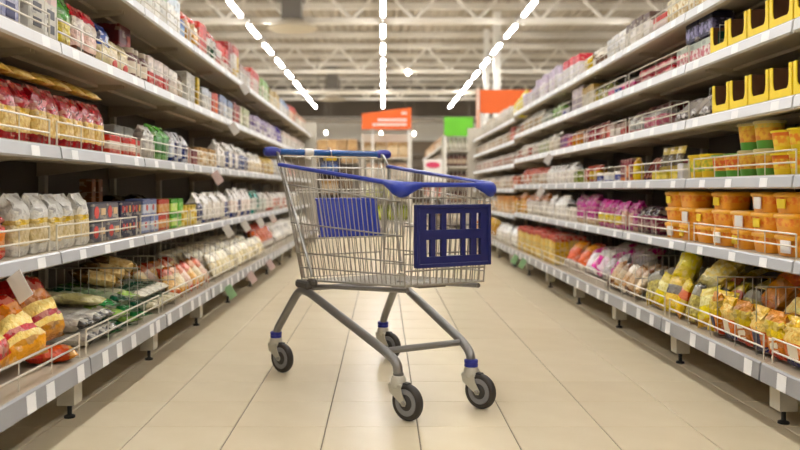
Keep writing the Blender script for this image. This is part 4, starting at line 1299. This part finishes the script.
obj('floor_plate', m.mesh('floor_plate', mat('7d776e', .5, .3, vary=.1, mixscale=20), 0), cart)
# castors
TYRE = mat('35302c', .55, vary=.15, mixscale=30)
HUBG = mat('88888a', .45, vary=.06, mixscale=20)
FORK = mat('c9c5b6', .38, .25, vary=.06, mixscale=20)
roll = math.radians(-42) - yaw           # rolling direction in cart space
Rw = .0635
def wheel_parts():
    A = Matrix.Rotation(-PI / 2, 4, 'X')      # axis along local y
    ty = MB().lathe([(.046, -.012), (.052, -.0155), (.0595, -.0135), (.0635, -.006), (.0635, .006), (.0595, .0135), (.052, .0155), (.046, .012)], 32, 0, A).mesh('tyre', TYRE, 50)
    rg = MB().lathe([(.028, -.0125), (.030, -.015), (.045, -.0148), (.0465, -.0125), (.0465, .0125), (.045, .0148), (.030, .015), (.028, .0125)], 32, 0, A).mesh('wheel_ring', HUBG, 40)
    hbm = MB().lathe([(.008, -.018), (.012, -.0178), (.027, -.0135), (.0295, -.011), (.0295, .011), (.027, .0135), (.012, .0178), (.008, .018)], 24, 0, A).mesh('hub', mat('3a3836', .5, vary=.1, mixscale=30), 40)
    bo = MB().lathe([(.006, -.031), (.0085, -.029), (.0085, -.025), (.0085, .025), (.0085, .029), (.006, .031)], 10, 0, A).mesh('axle_bolt', CHROME, 40)
    return ty, rg, hbm, bo
TY, RG, HB, BO = wheel_parts()
TR = .042
def fork_mesh():
    m = MB()
    m.lathe([(.024, .108), (.0285, .112), (.0275, .138), (.021, .150)], 16)
    for sg in (-1, 1):
        pr = [(-.0285, .12), (.028, .12), (.034, .095), (TR + .010, Rw + .004), (TR + .006, Rw - .010), (TR - .006, Rw - .011), (TR - .014, Rw - .002), (-.021, .092)]
        n = len(pr)
        y0, y1 = sg * .0205, sg * .0238
        vs = [(x, y0, z) for x, z in pr] + [(x, y1, z) for x, z in pr]
        fs = [tuple(range(n)), tuple(range(2 * n - 1, n - 1, -1))] + [(k, k + n, (k + 1) % n + n, (k + 1) % n) for k in range(n)]
        m.add(vs, fs if sg > 0 else [f[::-1] for f in fs])
    m.chbox(-.0285, .028, -.0238, .0238, .112, .126, .004)
    return m.mesh('castor_fork', FORK, 35)
FK = fork_mesh()
for (u, v, blue, lab) in ((.878, -.155, False, 'nearest front castor'), (.878, .155, True, 'front castor'), (0, -.27, True, 'rear castor'), (0, .27, True, 'rear castor')):
    f = obj('castor_fork', FK, cart, (u, v, 0), (0, 0, roll))
    for nm, me_ in (('tyre', TY), ('wheel_ring', RG), ('hub', HB), ('axle_bolt', BO)):
        obj(nm, me_, f, (TR, 0, Rw))
    if blue:
        obj('collar', MB().lathe([(.02, .146), (.0255, .148), (.0255, .157), (.0235, .159), (.0255, .161), (.0255, .172), (.019, .175)], 18).mesh('collar', mat('232c8c', .4, vary=.06, mixscale=20)), f, label='blue plastic collar')
    else:
        obj('collar', MB().lathe([(.017, .150), (.019, .152), (.019, .158), (.016, .160)], 18).mesh('collar', mat('6d6b68', .4, .4, vary=.06, mixscale=20)), f)
    m = MB().chbox(.026, .05, -.012, .012, .122, .130, .003)
    obj('brake_tab', m.mesh('brake_tab', BLACK, 0), f)

# ------------------------------------------------------------------ far end of the shop
CARTB = ['b8946a', 'cfae84', 'c2a078', 'd8bd98']
ORANGE = mat('ef6a24', .45, vary=.04, mixscale=2)
WHITEP = mat('eceae6', .5, vary=.03, mixscale=4)
def sign(name, label, x0, x1, z0, z1, y, m, posts, base, strips=(), slope=0):
    t = thing(name, label, 'sign', ((x0 + x1) / 2, y, base))
    cx = (x0 + x1) / 2
    w = (x1 - x0) / 2
    b = MB()
    pr = [(-w, z0 - base), (w, z0 - base), (w, z1 - base), (-w, z1 - base - slope)]
    vs = [(x, -.02, z) for x, z in pr] + [(x, .02, z) for x, z in pr]
    b.add(vs, [(0, 1, 2, 3), (7, 6, 5, 4), (0, 4, 5, 1), (1, 5, 6, 2), (2, 6, 7, 3), (3, 7, 4, 0)])
    board = obj('sign_board', b.mesh('sign_board', m, 0), t)
    for (a, c, zc, h) in strips:
        n = max(1, int((c - a) / .045))
        q = MB()
        for k in range(n):
            xx = a + (c - a) * k / n
            q.box(xx - cx, xx - cx + (c - a) / n * .82, -.024, -.02, zc - base - h / 2, zc - base + h / 2)
        obj('lettering', q.mesh('lettering', WHITEP, 0), board)
    for px_ in posts:
        obj('post', MB().box(px_ - cx - .02, px_ - cx + .02, -.02, .02, 0, z0 - base + .02).mesh('post', WHITEP, 0), t)
    return t
def shelf_unit(name, label, x0, x1, y0, y1, zs, top, mcol, nd=4):
    t = thing(name, label, 'shelf', ((x0 + x1) / 2, (y0 + y1) / 2, 0))
    cx, cy = (x0 + x1) / 2, (y0 + y1) / 2
    mm = mat(mcol, .5, vary=.05, mixscale=3)
    for sx in (x0, x1):
        for sy in (y0, y1):
            obj('post', MB().box(sx - cx - .02, sx - cx + .02, sy - cy - .02, sy - cy + .02, 0, top).mesh('post', mm, 0), t)
    for z in zs:
        obj('shelf', MB().chbox(x0 - cx, x1 - cx, y0 - cy, y1 - cy, z - .03, z, .004).mesh('shelf', mm, 0), t)
    obj('back_panel', MB().box(x0 - cx, x1 - cx, y1 - cy - .01, y1 - cy, .1, top).mesh('back_panel', mm, 0), t)
    return t
def shelf_goods(x0, x1, y, z, w, h, d, cols, look, name, where, cat, kind='box'):
    n = int((x1 - x0) / (w * 1.05))
    ox = ((x1 - x0) - n * w * 1.05) / 2
    me_ = {'box': lambda: box_mesh(w, d, h, cols), 'jar': lambda: jar_mesh(w / 2, h, cols), 'bag': lambda: bag_mesh(w, d, h, cols, 3)}[kind]()
    for k in range(n):
        obj(name, me_, None, (x0 + ox + (k + .5) * w * 1.05, y + d / 2 + .05, z + .0016), (0, 0, random.uniform(-.03, .03)), label=f'{ordinal(k + 1)} {look} from the left {where}', category=cat, group=f'{look} {where}')
# centre end-cap under the orange aisle sign
shelf_unit('promotion_shelf', 'white promotion shelf unit under the sloping orange aisle sign', -.40, .54, 15.0, 15.5, [.2, .62, 1.02, 1.42], 1.9, 'd8d2c6')
sign('aisle_sign', 'orange sloping aisle sign with white lettering above the far shelf unit', -.405, .54, 1.95, 2.37, 14.9, ORANGE, (-.2, .5), 0, ((.36, .46, 2.26, .05), (-.1, .46, 2.13, .05), (-.2, .46, 2.04, .05)), slope=.12)
shelf_goods(-.38, .52, 15.0, .2, .2, .3, .3, ['8a9a3a', 'c8cf6a', 'a8b850'], 'yellow-green packet', 'snack_packet', 'under the orange aisle sign', 'packet', 'bag')
shelf_goods(-.38, .52, 15.0, .62, .17, .3, .3, ['b8b4a0', 'd8d8a8', 'e8e4d4'], 'pale cereal bag', 'cereal_bag', 'under the orange aisle sign', 'bag', 'bag')
shelf_goods(-.38, .52, 15.0, 1.02, .15, .28, .3, ['d8c8b4', 'ece2d4', 'c8a890'], 'cream carton', 'food_carton', 'under the orange aisle sign', 'carton')
shelf_goods(-.38, .52, 15.0, 1.42, .21, .3, .3, ['c8a884', 'dcc8a8', 'b89870'], 'tan carton', 'food_carton', 'under the orange aisle sign', 'carton')
# tan carton stacks, dark unit and pale counter on the left
shelf_unit('storage_rack', 'grey storage rack carrying brown cartons beyond the left rack', -1.42, -.5, 16.2, 16.8, [.25, .75, 1.36], 1.4, '8f867a')
for row in range(2):
    shelf_goods(-1.4, -.52, 16.2, 1.36 + row * .245, .2, .24, .4, ['b8946a', 'cfae84', 'c2a078'] if row else ['c9a678', 'd8bd98', 'b8946a'], ('upper' if row else 'lower') + ' brown shipping carton', 'shipping_carton', 'on the storage rack', 'carton')
shelf_goods(-1.4, -.52, 16.2, .75, .21, .5, .4, ['5a4a3c', '8a7460', '4a3c32'], 'dark brown drum box', 'shipping_carton', 'on the storage rack', 'carton')
shelf_goods(-1.4, -.52, 16.2, .25, .28, .42, .4, ['d0c4ae', 'e2d8c6', 'c8b89a'], 'pale wide carton', 'shipping_carton', 'at the bottom of the storage rack', 'carton')
shelf_unit('dark_display_cabinet', 'dark brown display cabinet beyond the end of the left rack', -1.16, -.80, 14.2, 14.6, [.3, .72, 1.1], 1.42, '3a2f2a')
shelf_goods(-1.14, -.82, 14.2, .72, .15, .26, .25, ['c8a884', 'e2cfb4', 'b89468'], 'beige carton', 'food_carton', 'in the dark cabinet', 'carton')
shelf_goods(-1.14, -.82, 14.2, .3, .15, .26, .25, ['3a3430', '5c5048', '2c2622'], 'black carton', 'food_carton', 'in the dark cabinet', 'carton')
shelf_goods(-1.14, -.82, 14.2, 1.1, .15, .2, .25, ['2f4a8c', '6a84b8', '26407c'], 'blue carton', 'food_carton', 'in the dark cabinet', 'carton')
# green sign unit
shelf_unit('bottle_shelf', 'grey shelf unit of dark bottles under the green sign', 1.17, 1.70, 14.9, 15.3, [.2, .55, .92, 1.25, 1.56], 1.84, 'c4bfb4')
sign('aisle_sign', 'plain lime green aisle sign over the bottle shelf', 1.165, 1.72, 1.82, 2.18, 14.85, mat('6ccb2e', .45, vary=.04, mixscale=2), (1.19, 1.69), 0)
for i, (z, c) in enumerate(((.2, ['c8b8a0', 'e2d8c8', '8a7a68']), (.55, ['5a2c24', 'b8a48c', '2c1a18']), (.92, ['4a2620', 'c9b8a0', '241614']), (1.25, ['5c2e22', 'bba890', '2a1a16']), (1.56, ['b0a898', 'dcd6cc', '8a8278']))):
    shelf_goods(1.18, 1.69, 14.9, z, .08, .23, .08, c, ('pale', 'brown', 'dark brown', 'reddish brown', 'clear')[i] + ' bottle', 'sauce_bottle', 'on the bottle shelf', 'bottle', 'jar')
# pink oval price poster
p = thing('price_poster', 'white price poster with a pink oval on a stand', 'poster', (.90, 14.0, 0))
obj('stand_post', MB().box(-.02, .02, -.02, .02, .02, 1.1).mesh('stand_post', WHITEP, 0), p)
obj('stand_base', MB().lathe([(.16, 0), (.16, .012), (.03, .02)], 20).mesh('stand_base', STEELD), p)
bd = obj('board', MB().chbox(-.17, .17, -.012, .012, .95, 1.34, .003).mesh('board', WHITEP, 0), p)
ov = MB()
n = 24
vs = [(.13 * math.cos(2 * PI * k / n), -.016, 1.24 + .055 * math.sin(2 * PI * k / n)) for k in range(n)] + [(.13 * math.cos(2 * PI * k / n), -.01, 1.24 + .055 * math.sin(2 * PI * k / n)) for k in range(n)]
ov.add(vs, [tuple(range(n))] + [(k, k + n, (k + 1) % n + n, (k + 1) % n) for k in range(n)])
obj('oval_print', ov.mesh('oval_print', mat('d8406a', .5, vary=.05, mixscale=9), 0), bd)
# orange header over the end of the right rack
sign('header_sign', 'large plain orange header sign over the far end of the right rack', 1.50, 2.42, 1.98, 2.34, RIGHT_END + .15, ORANGE, (1.52, 2.40), 0)
o = obj('light_strip_panel', MB().chbox(1.44, 1.495, RIGHT_END + .10, RIGHT_END + .16, 0, 2.36, .006).mesh('light_strip_panel', mat('e8b49a', .5, vary=.06, mixscale=3), 0), label='narrow pale orange upright panel at the right rack end', category='panel')
for k in range(6):
    obj('white_spot', MB().lathe([(.016, 0), (.018, .004), (.012, .008)], 10, 0, Matrix.Translation((1.467, RIGHT_END + .10, 2.33 - k * .055)) @ Matrix.Rotation(PI / 2, 4, 'X')).mesh('white_spot', WHITEP), o)
# far wall shelving glimpsed across the back
for k in range(9):
    x0 = -6.6 + k * 1.5
    shelf_unit('wall_shelf', f'{ordinal(k + 1)} distant wall shelf unit from the left along the back wall', x0, x0 + 1.4, 43.6, 44.3, [.3, .9, 1.5, 2.1, 2.7], 2.9, ('9a8a78', 'a89880', '8a7c6c')[k % 3])
